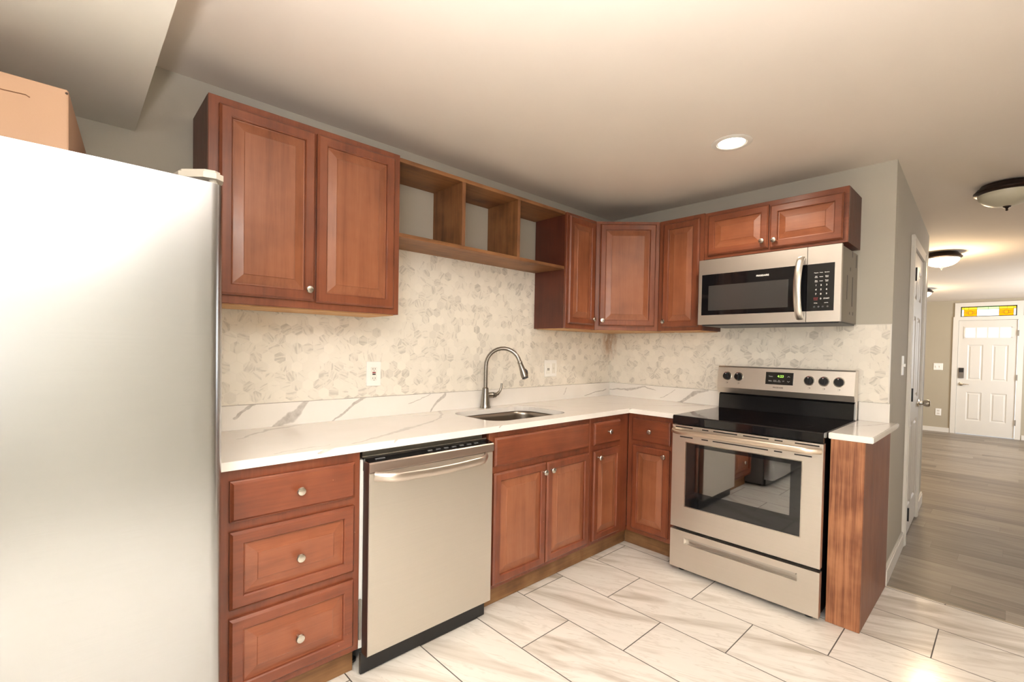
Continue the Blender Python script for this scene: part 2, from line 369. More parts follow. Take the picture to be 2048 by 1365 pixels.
def pane(name, col, gloss=0.06):
    m = bpy.data.materials.new(name); m.use_nodes = True; nt = m.node_tree
    nt.nodes.remove(nt.nodes['Principled BSDF']); out = nt.nodes['Material Output']
    t = N(nt, 'ShaderNodeBsdfTransparent'); t.inputs[0].default_value = col
    g = N(nt, 'ShaderNodeBsdfGlossy'); g.inputs['Roughness'].default_value = 0.02
    mx = N(nt, 'ShaderNodeMixShader'); mx.inputs[0].default_value = gloss
    nt.links.new(t.outputs[0], mx.inputs[1]); nt.links.new(g.outputs[0], mx.inputs[2]); nt.links.new(mx.outputs[0], out.inputs[0])
    return m
GLASS = pane('clear_glass', (0.96,0.97,0.97,1))
OVENGLASS = pane('tinted_oven_glass', (0.16,0.16,0.16,1), 0.30)
OVENSCREEN = plain('oven_glass_black_border', (0.008,0.008,0.009,1), 0.05, spec=0.7)
MWGLASS = plain('microwave_screen', (0.05,0.047,0.045,1), 0.10, spec=0.6)

# ------------------------------------------------------------------ mesh helpers
def quad(bm, a, b, c, d, mi=0):
    f = bm.faces.new([bm.verts.new(p) for p in (a, b, c, d)]); f.material_index = mi; return f
def box(bm, x0, x1, y0, y1, z0, z1, bev=0.0, mi=0, seg=1):
    if x1 < x0: x0, x1 = x1, x0
    if y1 < y0: y0, y1 = y1, y0
    if z1 < z0: z0, z1 = z1, z0
    v = [bm.verts.new((x, y, z)) for x in (x0, x1) for y in (y0, y1) for z in (z0, z1)]
    fs = []
    for idx in ((0,1,3,2), (4,6,7,5), (0,4,5,1), (2,3,7,6), (0,2,6,4), (1,5,7,3)):
        f = bm.faces.new([v[i] for i in idx]); f.material_index = mi; fs.append(f)
    if bev:
        es = {e for f in fs for e in f.edges}
        r = bmesh.ops.bevel(bm, geom=list(es), offset=bev, segments=seg, affect='EDGES', profile=0.5)
        for f in r['faces']: f.material_index = mi
def prism(bm, pts, axis, a, b, mi=0):
    """polygon pts (2-D) extruded along axis from a to b; axis order of the 2-D coords: x->(y,z) y->(x,z) z->(x,y)"""
    mk = {'x': lambda p, t: (t, p[0], p[1]), 'y': lambda p, t: (p[0], t, p[1]), 'z': lambda p, t: (p[0], p[1], t)}[axis]
    A = [bm.verts.new(mk(p, a)) for p in pts]; B = [bm.verts.new(mk(p, b)) for p in pts]
    fs = [bm.faces.new(A[::-1]), bm.faces.new(B)]
    n = len(pts)
    for i in range(n): fs.append(bm.faces.new((A[i], A[(i+1) % n], B[(i+1) % n], B[i])))
    for f in fs: f.material_index = mi
    return fs
def frame_axes(d):
    d = Vector(d).normalized()
    a = Vector((0,0,1)) if abs(d.z) < 0.9 else Vector((1,0,0))
    u = d.cross(a).normalized(); return d, u, d.cross(u).normalized()
def lathe(bm, o, d, prof, seg=24, mi=0, smooth=True):
    """profile of (radius, height along d)"""
    o = Vector(o); d, u, v = frame_axes(d); rings = []
    for r, h in prof:
        c = o + d*h
        if r < 1e-6: rings.append([bm.verts.new(c)])
        else: rings.append([bm.verts.new(c + (u*math.cos(2*PI*k/seg) + v*math.sin(2*PI*k/seg))*r) for k in range(seg)])
    for A, B in zip(rings, rings[1:]):
        for k in range(seg):
            k2 = (k+1) % seg
            if len(A) == 1 and len(B) == 1: continue
            if len(A) == 1: f = bm.faces.new((A[0], B[k2], B[k]))
            elif len(B) == 1: f = bm.faces.new((A[k], A[k2], B[0]))
            else: f = bm.faces.new((A[k], A[k2], B[k2], B[k]))
            f.smooth = smooth; f.material_index = mi
    for ring, rev in ((rings[0], True), (rings[-1], False)):
        if len(ring) > 1:
            f = bm.faces.new(ring[::-1] if rev else ring); f.material_index = mi
def tube(bm, pts, rad, seg=12, mi=0, flat=None, cap=True):
    """round (or flattened) bar swept along points; rad a number or list; flat = (scale_u, scale_v, up)"""
    pts = [Vector(p) for p in pts]; n = len(pts)
    if not isinstance(rad, (list, tuple)): rad = [rad]*n
    rings = []; pu = None
    for i, p in enumerate(pts):
        t = (pts[min(i+1, n-1)] - pts[max(i-1, 0)]).normalized()
        if flat: ref = Vector(flat[2])
        elif pu is None: ref = Vector((0,0,1)) if abs(t.z) < 0.9 else Vector((1,0,0))
        else: ref = pu
        v = t.cross(ref)
        if v.length < 1e-6: v = t.cross(Vector((0.3,0.7,0.2)))
        v.normalize(); u = v.cross(t).normalized(); pu = u
        su, sv = (flat[0], flat[1]) if flat else (1, 1)
        rings.append([bm.verts.new(p + (u*su*math.cos(2*PI*k/seg) + v*sv*math.sin(2*PI*k/seg))*rad[i]) for k in range(seg)])
    for A, B in zip(rings, rings[1:]):
        for k in range(seg):
            f = bm.faces.new((A[k], A[(k+1) % seg], B[(k+1) % seg], B[k])); f.smooth = True; f.material_index = mi
    if cap:
        for ring in (rings[0][::-1], rings[-1]):
            f = bm.faces.new(ring); f.material_index = mi
def loft(bm, O, U, V, Nn, rects, mi=0, close_back=True, mi_last=None, close_front=True):
    """nested rectangles: each (u0,u1,v0,v1,depth along N), joined ring to ring and closed"""
    O, U, V, Nn = Vector(O), Vector(U), Vector(V), Vector(Nn); rings = []
    for u0, u1, v0, v1, d in rects:
        rings.append([bm.verts.new(O + U*u + V*v + Nn*d) for u, v in ((u0, v0), (u1, v0), (u1, v1), (u0, v1))])
    for A, B in zip(rings, rings[1:]):
        for k in range(4):
            f = bm.faces.new((A[k], A[(k+1) % 4], B[(k+1) % 4], B[k]))
            f.material_index = mi if isinstance(mi, int) else mi[k % 2]
    if close_front:
        f = bm.faces.new(rings[-1]); f.material_index = (mi if isinstance(mi, int) else mi[1]) if mi_last is None else mi_last
    if close_back:
        f = bm.faces.new(rings[0][::-1]); f.material_index = mi if isinstance(mi, int) else mi[0]
def ins(w, h, i, d): return (i, w-i, i, h-i, d)

# ------------------------------------------------------------------ object helpers
ORG = {}
def tag(o, label=None, cat=None, group=None, kind=None):
    if label: o['label'] = label
    if cat: o['category'] = cat
    if group: o['group'] = group
    if kind: o['kind'] = kind
    return o
def thing(name, label, cat, loc, group=None):
    o = bpy.data.objects.new(name, None); COL.objects.link(o)
    o.location = loc; o.empty_display_size = 0.1
    tag(o, label, cat, group); ORG[o] = Vector(loc); return o
def obj(name, bm, mats, parent=None, label=None, origin=None):
    """one mesh object; the bmesh is in world coordinates"""
    bmesh.ops.recalc_face_normals(bm, faces=bm.faces)
    for e in bm.edges:
        if len(e.link_faces) == 2 and e.calc_face_angle(0) > R(38): e.smooth = False
    if parent is not None: org = ORG[parent]
    elif origin is not None: org = Vector(origin)
    else:
        vs = [v.co for v in bm.verts]
        org = Vector(((min(v.x for v in vs)+max(v.x for v in vs))/2, (min(v.y for v in vs)+max(v.y for v in vs))/2, min(v.z for v in vs)))
    bmesh.ops.translate(bm, vec=-org, verts=bm.verts)
    me = bpy.data.meshes.new(name); bm.to_mesh(me); bm.free()
    for mt in (mats if isinstance(mats, (list, tuple)) else [mats]): me.materials.append(mt)
    o = bpy.data.objects.new(name, me); COL.objects.link(o)
    if parent is not None: o.parent = parent
    else: o.location = org
    ORG[o] = org
    if label: o['label'] = label
    return o
def struct(name, bm, mats, parent=None):
    o = obj(name, bm, mats, parent)
    if parent is None: o['kind'] = 'structure'
    return o
def BM(): return bmesh.new()
def bx(*a, **k):
    b = BM(); box(b, *a, **k); return b
def text_mesh(name, lines, mat, parent, O, U, V, Nn, size, align='CENTER', depth=0.0004, bold=0.0):
    """flat printed lettering lying on a surface; lines = [(text, u, v, size_factor)]; one mesh"""
    bm = BM(); O, U, V, Nn = Vector(O), Vector(U), Vector(V), Vector(Nn)
    for txt, u, v, k in lines:
        cu = bpy.data.curves.new('lettering', 'FONT'); cu.body = txt; cu.size = size*k; cu.align_x = align; cu.align_y = 'CENTER'
        cu.resolution_u = 2; cu.offset = bold
        t = bpy.data.objects.new('lettering', cu); COL.objects.link(t)
        dg = bpy.context.evaluated_depsgraph_get(); me = bpy.data.meshes.new_from_object(t.evaluated_get(dg))
        tmp = BM(); tmp.from_mesh(me)
        vm = [bm.verts.new(O + U*(u+x.co.x) + V*(v+x.co.y) + Nn*depth) for x in tmp.verts]
        tmp.verts.index_update()
        for f in tmp.faces:
            try: bm.faces.new([vm[x.index] for x in f.verts])
            except ValueError: pass
        tmp.free(); bpy.data.meshes.remove(me); bpy.data.objects.remove(t); bpy.data.curves.remove(cu)
    return obj(name, bm, mat, parent)

# ------------------------------------------------------------------ the room
ZC = 2.365
SL = 0.0193            # the old house's ceiling drops a little towards the street
HA, HB = -1.862, 0.028  # hall wall: y = HA + HB*x
def hy(x): return HA + HB*x
XE = 2.12              # end of the hall wall
XF = 7.50              # street wall
YR, YL = -4.05, -0.55
b = BM(); box(b, -4.35, 0.008, YR-.1, 0.10, -0.05, 0.0); struct('floor', b, FLOORT)
b = BM(); box(b, 0.012, XF+.1, YR-.1, 0.10, -0.05, 0.0015); struct('floor_hall', b, VINYL)
b = BM(); box(b, 0.004, 0.016, YR, -1.868, -0.02, 0.0022); struct('trim_1', b, plain('threshold_grout', srgb(170,158,140), 0.7))
b = BM()
prism(b, [(-4.35, ZC), (0.0, ZC), (XF+.1, ZC-SL*(XF+.1)), (XF+.1, 2.6), (-4.35, 2.6)], 'y', YR-.1, 0.10); struct('ceiling', b, CEILP)
b = BM(); box(b, -4.35, 0.12, 0.0, 0.10, 0.0, ZC); wall_back = struct('wall_back', b, WALLP)
b = BM(); prism(b, [(0.0, 0.0), (0.0, HA), (0.11, hy(.11)), (0.11, 0.0)], 'z', 0.0, ZC); wall_right = struct('wall_right', b, WALLP)
# unseen wall left of the camera; its window is added to admit light
WY0, WY1, WZ0, WZ1 = -3.75, -2.35, 0.90, 2.02
b = BM()
box(b, -4.35, -4.25, YR, WY0, 0, ZC); box(b, -4.35, -4.25, WY1, 0, 0, ZC); box(b, -4.35, -4.25, WY0, WY1, 0, WZ0); box(b, -4.35, -4.25, WY0, WY1, WZ1, ZC)
struct('wall_left', b, WALLP)
b = BM(); box(b, -4.35, 1.5, YR-.1, YR, 0, ZC); struct('wall_front', b, WALLP)
b = BM(); t = .05
box(b, -4.32, -4.24, WY0, WY0+t, WZ0, WZ1); box(b, -4.32, -4.24, WY1-t, WY1, WZ0, WZ1); box(b, -4.32, -4.24, WY0+t, WY1-t, WZ0, WZ0+t); box(b, -4.32, -4.24, WY0+t, WY1-t, WZ1-t, WZ1); box(b, -4.31, -4.26, WY0+t, WY1-t, 1.44, 1.48)
f = struct('added_window_1', b, WHITETRIM)
obj('added_window_pane', bx(-4.30, -4.294, WY0+t, WY1-t, WZ0+t, WZ1-t), GLASS, f)
b = BM(); box(b, 1.5, 4.8, YR-.1, YR, 0, 2.36); box(b, 6.4, XF, YR-.1, YR, 0, 2.36); box(b, 4.8, 6.4, YR-.1, YR, 0, .75); box(b, 4.8, 6.4, YR-.1, YR, 2.0, 2.36); struct('wall_hall_right', b, WALLL)
def sash(n, x0, x1, z0, z1, y):
    b = BM(); t = .05
    box(b, x0, x0+t, y-.06, y+.015, z0, z1); box(b, x1-t, x1, y-.06, y+.015, z0, z1)
    box(b, x0, x1, y-.06, y+.015, z0, z0+t); box(b, x0, x1, y-.06, y+.015, z1-t, z1); box(b, x0, x1, y-.05, y, (z0+z1)/2-.02, (z0+z1)/2+.02)
    f = struct(n, b, WHITETRIM)
    obj('added_window_pane', bx(x0+t, x1-t, y-.03, y-.024, z0+t, z1-t), GLASS, f)
sash('added_window_2', 4.8, 6.4, .75, 2.0, YR-.02)  # out-of-view window, added as an opening for the living room fill

# hall wall with the closet door, built along its slant
DX0, DX1, DZ = 0.86, 1.60, 2.025
def slab(b, x0, x1, o0, o1, z0, z1, mi=0):
    """a piece standing along the hall wall between offsets o0..o1 towards the hall"""
    prism(b, [(x0, hy(x0)-o0), (x1, hy(x1)-o0), (x1, hy(x1)-o1), (x0, hy(x0)-o1)], 'z', z0, z1, mi)
b = BM()
slab(b, 0.112, DX0, -.10, 0, 0, 2.362); slab(b, DX1, XE, -.10, 0, 0, 2.362); slab(b, DX0, DX1, -.10, 0, DZ, 2.362)
box(b, XE-.1, XE, hy(XE)+.1, YL, 0, 2.362)
struct('wall_hall_left', b, WALLP)
b = BM(); box(b, XE, XF, YL, YL+.1, 0, 2.36); struct('wall_living_left', b, WALLL)
# baseboards
b = BM(); slab(b, 0.002, DX0-.085, .0005, .014, 0.002, .085); slab(b, 0.002, DX0-.085, .0005, .010, .085, .10); struct('baseboard_hall', b, WHITETRIM)
b = BM(); slab(b, DX1+.085, XE, .0005, .014, 0.002, .085); slab(b, DX1+.085, XE, .0005, .010, .085, .10); struct('baseboard_hall_far', b, WHITETRIM)
# casing
b = BM()
for x0, x1 in ((DX0-.08, DX0), (DX1, DX1+.08)):
    slab(b, x0, x1, .0005, .018, 0.002, DZ+.07); slab(b, x0+.02, x1-.02, .018, .022, 0.002, DZ+.06)
slab(b, DX0, DX1, .0005, .018, DZ, DZ+.07)
struct('trim_2', b, WHITETRIM)
# closet door: six moulded panels
b = BM(); wd = DX1-DX0-.008
dO = Vector((DX0+.004, hy(DX0)+.03, .012)); dU = Vector((1, HB, 0)).normalized(); dN = Vector((HB, -1, 0)).normalized(); dV = Vector((0,0,1))
def panel_slab(b, O, U, V, Nn, w, h, t, cells):
    """a slab with moulded raised panels in the given cells (u0,u1,v0,v1)"""
    us = sorted({0, w} | {c for x in cells for c in x[:2]}); vs = sorted({0, h} | {c for x in cells for c in x[2:]})
    P = lambda u, v, d: Vector(O)+Vector(U)*u+Vector(V)*v+Vector(Nn)*d
    for i in range(len(us)-1):
        for j in range(len(vs)-1):
            u0, u1, v0, v1 = us[i], us[i+1], vs[j], vs[j+1]
            if any(c[0] <= u0+1e-6 and c[1] >= u1-1e-6 and c[2] <= v0+1e-6 and c[3] >= v1-1e-6 for c in cells):
                loft(b, P(u0, v0, 0), U, V, Nn, [ins(u1-u0, v1-v0, 0, t), ins(u1-u0, v1-v0, .012, t-.007), ins(u1-u0, v1-v0, .022, t-.007), ins(u1-u0, v1-v0, .034, t-.001)], close_back=False)
            else: quad(b, P(u0,v0,t), P(u1,v0,t), P(u1,v1,t), P(u0,v1,t))
    quad(b, P(0,0,0), P(0,h,0), P(w,h,0), P(w,0,0))
    for (a0, a1) in (((0,0),(w,0)), ((w,0),(w,h)), ((w,h),(0,h)), ((0,h),(0,0))): quad(b, P(*a0,0), P(*a1,0), P(*a1,t), P(*a0,t))
    bmesh.ops.remove_doubles(b, verts=b.verts, dist=1e-5)
cx = lambda w: ((.11, w/2-.05), (w/2+.05, w-.11))
panel_slab(b, dO, dU, dV, dN, wd, DZ-.02, .035, [(u0,u1,v0,v1) for u0,u1 in cx(wd) for v0,v1 in ((.20,.80),(.96,1.56),(1.68,1.90))])
door1 = struct('door_1', b, WHITEDOOR)
for z in (.20, 1.02, 1.84):
    b = BM(); slab(b, DX0+.001, DX0+.016, .006, .030, z-.045, z+.045); obj('hinge', b, BLACK, door1, 'dark hinge')
kx = DX1-.07; kp = Vector((kx, hy(kx)+.03, .92)) + dN*.035
b = BM(); lathe(b, kp, dN, [(.032,0),(.032,.006),(.014,.012),(.012,.028),(.022,.036),(.027,.05),(.027,.066),(.02,.074),(0,.076)]); obj('door_knob', b, NICKEL, door1, 'satin nickel knob')
# hall light switch, seen edge-on on the slanted wall
sx = 0.50
t = thing('light_switch', 'white toggle light switch on the hall wall beside the white closet door', 'light switch', (sx, hy(sx)-.001, 1.16))
b = BM(); slab(b, sx-.036, sx+.036, .0005, .006, 1.165, 1.285); obj('cover_plate', b, WHITEPL, t)
b = BM(); slab(b, sx-.005, sx+.005, .006, .018, 1.218, 1.236); obj('toggle', b, WHITEPL, t)

# street wall with door and stained transom
FY0, FY1 = -2.38, -1.70      # door leaf
FZ = 1.885
TY0, TY1, TZ0, TZ1 = -2.36, -1.72, 1.945, 2.11
b = BM()
zt = ZC - SL*XF
box(b, XF, XF+.1, FY1, YL, 0, 2.36); box(b, XF, XF+.1, YR, FY0, 0, 2.36)
box(b, XF, XF+.1, FY0, FY1, FZ, TZ0); box(b, XF, XF+.1, FY0, FY1, TZ1, 2.36)
box(b, XF, XF+.1, FY0, TY0, TZ0, TZ1); box(b, XF, XF+.1, TY1, FY1, TZ0, TZ1)
struct('wall_far', b, WALLL)
b = BM(); box(b, XF-.014, XF-.0005, FY1+.07, YL, 0.002, .075); box(b, XF-.014, XF-.0005, YR, FY0-.075, 0.002, .075); struct('baseboard_far', b, WHITETRIM)
b = BM()
box(b, XF-.02, XF-.0005, FY1, FY1+.065, .002, 1.945); box(b, XF-.02, XF-.0005, FY0-.065, FY0, .002, 1.945); box(b, XF-.02, XF-.0005, FY0, FY1, FZ, 1.945)
box(b, XF-.02, XF-.0005, TY1, TY1+.07, 1.945, 2.175); box(b, XF-.02, XF-.0005, TY0-.07, TY0, 1.945, 2.175); box(b, XF-.02, XF-.0005, TY0, TY1, TZ1, 2.175)
struct('trim_3', b, WHITETRIM)
# door_2: four panels and four lights
b = BM(); fO = Vector((XF+.04, FY1-.004, .012)); fU = Vector((0,-1,0)); fN = Vector((-1,0,0)); fw = FY1-FY0-.008; fh = FZ-.016
cells = [(.115,.295,.225,.69),(.40,.58,.225,.69),(.115,.295,.89,1.47),(.40,.58,.89,1.47)]
P0, P1, Q0, Q1 = .075, .605, 1.585, 1.755     # light opening
us = [0, P0, P1, fw]
# leaf as stacked pieces around the opening
panel_slab(b, fO, fU, dV, fN, fw, Q0-.012, .04, cells)
for u0,u1,v0,v1 in ((0,P0,Q0-.012,fh),(P1,fw,Q0-.012,fh),(P0,P1,Q1,fh),(P0,P1,Q0-.012,Q0)):
    p = [fO+fU*u0, fO+fU*u1]; box(b, XF+.04, XF, p[0].y, p[1].y, .012+v0, .012+v1)
door2 = struct('door_2', b, WHITEDOOR)
b = BM()
def fbar(u0,u1,v0,v1,d0,d1): box(b, XF+.04-d0, XF+.04-d1, FY1-.004-u0, FY1-.004-u1, .012+v0, .012+v1)
fbar(P0-.012,P1+.012,Q0-.014,Q0+.006,.03,.048); fbar(P0-.012,P1+.012,Q1-.006,Q1+.014,.03,.048); fbar(P0-.012,P0+.006,Q0,Q1,.03,.048); fbar(P1-.006,P1+.012,Q0,Q1,.03,.048)
for k in (1,2,3):
    u = P0+(P1-P0)*k/4; fbar(u-.010,u+.010,Q0,Q1,.016,.047)
obj('light_frame', b, WHITETRIM, door2)
for k in range(4):
    b = BM(); u0 = P0+(P1-P0)*k/4; fbar(u0+.006,u0+(P1-P0)/4-.006,Q0+.006,Q1-.006,.018,.024); obj('pane', b, GLASS, door2)
b = BM(); box(b, XF-.03, XF-.0005, FY1-.085, FY1-.02, .93, 1.10, .004); lk = obj('keypad_lock', b, plain('keypad_grey', srgb(120,112,104), .4, metal=.3), door2, 'grey keypad deadbolt')
b = BM(); box(b, XF-.033, XF-.03, FY1-.08, FY1-.025, 1.025, 1.095, .001); obj('keypad', b, BLACK, lk)
b = BM(); lathe(b, (XF-.0005, FY1-.055, .83), (-1,0,0), [(.028,0),(.028,.01),(.012,.016),(.011,.045),(0,.046)]); tube(b, [(XF-.04, FY1-.055, .83),(XF-.045, FY1-.10, .832),(XF-.045, FY1-.15, .828)], [.011,.009,.007]); obj('lever_handle', b, NICKEL, door2, 'nickel lever')
for z in (.26,.97,1.67):
    obj('hinge', bx(XF-.024, XF-.0205, FY0-.012, FY0+.004, z-.045, z+.045), GREYMETAL, door2)
# window_3: stained transom
b = BM(); e = .012
box(b, XF+.02, XF+.05, TY0, TY1, TZ0, TZ0+e); box(b, XF+.02, XF+.05, TY0, TY1, TZ1-e, TZ1); box(b, XF+.02, XF+.05, TY0, TY0+e, TZ0, TZ1); box(b, XF+.02, XF+.05, TY1-e, TY1, TZ0, TZ1)
win3 = struct('window_3', b, plain('dark_green_sash', srgb(58,66,30), .5))
AMBER, YELL, GRN, CLEAR = (pane('amber_glass', (1.0,.58,.05,1), .02), pane('yellow_glass', (1.0,.80,.16,1), .02), pane('pale_green_glass', (.72,.95,.55,1), .02), pane('milky_glass', (.98,.98,.98,1), .02))
def tp(name, y0, y1, z0, z1, mt): return obj(name, bx(XF+.033, XF+.037, y0, y1, z0, z1), mt, win3)
zi0, zi1 = TZ0+e, TZ1-e; zb = zi1-.035; c0 = TY1-e; wT = (TY1-TY0-2*e)
q = lambda f: c0 - wT*f
tp('corner_pane', q(0), q(.04), zb, zi1, YELL); tp('corner_pane', q(.96), q(1), zb, zi1, YELL)
tp('side_pane', q(0), q(.04), zi0, zb, CLEAR); tp('side_pane', q(.96), q(1), zi0, zb, CLEAR)
tp('amber_pane', q(.04), q(.29), zi0, zb, AMBER); tp('amber_pane', q(.70), q(.96), zi0, zb, AMBER)
tp('yellow_border', q(.04), q(.29), zb, zi1, YELL); tp('yellow_border', q(.70), q(.96), zb, zi1, YELL)
tp('centre_pane', q(.29), q(.70), zi0, zb, CLEAR); tp('green_border', q(.29), q(.70), zb, zi1, GRN)
b = BM()
LX = XF+.031
def came(p, qq, r=.0022): tube(b, [(LX, p[0], p[1]), (LX, qq[0], qq[1])], r, 6)
for f in (.04,.29,.70,.96): came((q(f), zi0), (q(f), zi1))
came((q(0), zb), (q(1), zb)); came((q(.5), zb), (q(.5), zi1)); came((q(.13), zb), (q(.13), zi1)); came((q(.84), zb), (q(.84), zi1))
for cf in (.165, .83):
    zc_ = (zi0+zb)/2
    for aa, bb, dy in ((.05,.022,0),(.028,.036,0),(.03,.016,-.05),(.03,.016,.05)):
        tube(b, [(LX, q(cf)+dy+aa*math.cos(k*PI/9), zc_+bb*math.sin(k*PI/9)) for k in range(19)], .0018, 6)
obj('lead_came', b, plain('lead_came', (.03,.03,.02,1), .5), win3)
# plates on the street wall
t = thing('light_switch', 'white double switch plate on the taupe wall left of the front door', 'light switch', (XF-.001, -1.465, 1.05))
obj('cover_plate', bx(XF-.007, XF-.0005, -1.525, -1.405, 1.05, 1.165, .002), WHITEPL, t)
for y in (-1.44,-1.49): obj('toggle', bx(XF-.016, XF-.007, y-.006, y+.006, 1.095, 1.12), WHITEPL, t)
t = thing('wall_outlet', 'white duplex outlet low on the taupe wall left of the front door', 'outlet', (XF-.001, -1.486, .275))
obj('cover_plate', bx(XF-.007, XF-.0005, -1.523, -1.449, .275, .392, .002), WHITEPL, t)
for z in (.31,.357): obj('socket', bx(XF-.009, XF-.007, -1.503, -1.469, z-.015, z+.015, .001), plain('socket_face', srgb(214,208,198), .4), t)

# soffit over the fridge
b = BM(); box(b, -4.25, -3.125, YR, 0.0, 2.092, ZC); struct('ceiling_soffit', b, plain('soffit_paint', srgb(226,221,210), .85, bump=.1, bscale=50))

# marble hexagon tile on both walls
b = BM(); box(b, -2.985, -0.0005, -.008, 0, 1.0205, 1.824); obj('hexagon_tile', b, HEX_X, wall_back)
b = BM(); box(b, -.008, 0, HA+.006, -.008, 1.0205, 1.457); tr = obj('hexagon_tile', b, HEX_Y, wall_right)
b = BM(); box(b, -.010, -.0002, HA+.0005, HA+.006, 1.0205, 1.461); box(b, -.010, -.0002, HA+.006, -1.70, 1.4572, 1.461); obj('tile_edge_strip', b, WHITETRIM, wall_right)

# ------------------------------------------------------------------ cabinets
def knob(parent, p, n):
    b = BM(); lathe(b, p, n, [(.0065,0),(.0055,.004),(.0045,.012),(.008,.016),(.0145,.020),(.0155,.0235),(.013,.0275),(.006,.029),(0,.0293)], 20)
    return obj('knob', b, NICKEL, parent, 'round satin nickel knob')
def raised_door(O, U, V, Nn, w, h, st=.042, t=.020, slab_only=False):
    b = BM()
    if slab_only:
        r = [ins(w,h,0,0), ins(w,h,0,t*.62), ins(w,h,.004,t*.72), ins(w,h,.010,t)]
    else:
        fb = min(.034, (min(w,h)-2*st)*.22)
        r = [ins(w,h,0,0), ins(w,h,0,t*.62), ins(w,h,.003,t*.75), ins(w,h,.008,t), ins(w,h,st-.004,t), ins(w,h,st,t*.80), ins(w,h,st+.001,t*.40)]
        r2 = [ins(w,h,st+.001,t*.40), ins(w,h,st+.005,t*.38), ins(w,h,st+.005+fb,t*.80), ins(w,h,st+.0065+fb,t*.90)]
        loft(b, O, U, V, Nn, r, close_front=False); loft(b, O, U, V, Nn, r2, mi=1, close_back=False)
        bmesh.ops.remove_doubles(b, verts=b.verts, dist=1e-6); return b
    loft(b, O, U, V, Nn, r); return b
EX, EY, EZ = Vector((1,0,0)), Vector((0,1,0)), Vector((0,0,1))
def sink_side(x0, x1, z0, z1, y, **k): return raised_door((x0, y, z0), EX, EZ, -EY, x1-x0, z1-z0, **k)
def stove_side(y0, y1, z0, z1, x, **k): return raised_door((x, y0, z0), -EY, EZ, -EX, y0-y1, z1-z0, **k)   # y0 nearer the corner
def ff(b, x0, x1, z0, z1, y, holes, t=.019, axis='x', st=.038):
    """face frame as one board per stile and rail round the openings is read as a flat frame: drawn as a plate"""
    if axis == 'x': box(b, x0, x1, y, y+t, z0, z1, .001)
    else: box(b, y, y+t, x0, x1, z0, z1, .001)

def carcass_x(x0, x1, yf, z0, z1, yb=-.0095, th=.016, under=None):
    b = BM()
    box(b, x0, x0+th, yf+.019, yb, z0, z1); box(b, x1-th, x1, yf+.019, yb, z0, z1)
    box(b, x0+th, x1-th, yf+.019, yb, z1-th, z1); box(b, x0+th, x1-th, yb-.006, yb, z0, z1-th)
    return b
# left wall cabinet
UZ0, UZ1 = 1.440, 2.200
t = thing('wall_cabinet', 'large cherry-stained double-door wall cabinet nearest the refrigerator', 'cabinet', (-2.548, -.15, UZ0))
obj('carcass', carcass_x(-2.94, -2.157, -.293, UZ0, UZ1), W_SIDE, t)
obj('face_frame', bx(-2.94, -2.157, -.293, -.274, UZ0, UZ1, .0015), W_V, t)
obj('bottom_panel', bx(-2.924, -2.173, -.2735, -.017, UZ0-.004, UZ0+.01), W_RAW_X, t, 'bare pale wood underside')
d = obj('door', sink_side(-2.907, -2.559, 1.472, 2.171, -.2935), [W_V, FV], t); knob(d, (-2.588, -.3135, 1.517), -EY)
d = obj('door', sink_side(-2.551, -2.190, 1.468, 2.172, -.2935), [W_V, FV], t)
# open shelf unit
t = thing('open_shelf', 'brown open wooden cubby shelf with two dividers hung over the sink', 'shelf', (-1.54, -.14, 1.818))
obj('top_board', bx(-2.155, -.928, -.28, -.002, 2.176, 2.196, .001), W_SHELF_X, t)
obj('bottom_board', bx(-2.155, -.928, -.28, -.0095, 1.818, 1.837, .001), W_SHELF_X, t)
for x in (-1.762, -1.349): obj('divider', bx(x-.011, x+.011, -.279, -.002, 1.8372, 2.1758, .001), W_SHELF_Z, t)
# narrow wall cabinet left of the corner
NZ0, NZ1 = 1.430, 2.192
t = thing('wall_cabinet', 'narrow cherry-stained wall cabinet between the open shelf and the corner cabinet', 'cabinet', (-.765, -.15, NZ0))
obj('carcass', carcass_x(-.926, -.606, -.293, NZ0, NZ1), W_SIDE, t)
obj('face_frame', bx(-.926, -.606, -.293, -.274, NZ0, NZ1, .0015), W_V, t)
obj('bottom_panel', bx(-.910, -.622, -.2735, -.017, NZ0-.004, NZ0+.01), W_RAW_X, t, 'bare pale wood underside')
d = obj('door', sink_side(-.910, -.634, 1.462, 2.172, -.2935), [W_V, FV], t); knob(d, (-.660, -.3135, 1.502), -EY)
# diagonal corner wall cabinet
t = thing('corner_wall_cabinet', 'cherry-stained wall cabinet set diagonally across the corner', 'cabinet', (-.30, -.30, NZ0))
A0, A1 = Vector((-.604, -.293, 0)), Vector((-.293, -.604, 0))
dg_ = (A1-A0).normalized(); dn = Vector((-1,-1,0)).normalized()
b = BM(); prism(b, [(-.604,-.0095),(-.604,-.278),(-.278,-.604),(-.0095,-.604),(-.0095,-.0095)], 'z', NZ0, NZ1); obj('carcass', b, W_SIDE, t)
b = BM(); prism(b, [(A0.x,A0.y),(A1.x,A1.y),(A1.x-dn.x*.018,A1.y-dn.y*.018),(A0.x-dn.x*.018,A0.y-dn.y*.018)], 'z', NZ0, NZ1); obj('face_frame', b, W_V, t)
b = BM(); prism(b, [(-.59,-.02),(-.59,-.27),(-.27,-.59),(-.02,-.59),(-.02,-.02)], 'z', NZ0-.004, NZ0-.0002); obj('bottom_panel', b, W_RAW_X, t, 'bare pale wood underside')
L = (A1-A0).length
dO_ = A0 + dg_*.026 + dn*.0005 + EZ*1.460
d = obj('door', raised_door(dO_, dg_, EZ, dn, L-.052, .712), [W_V, FV], t)
knob(d, A0+dg_*.048+dn*.0205+EZ*1.497, dn)
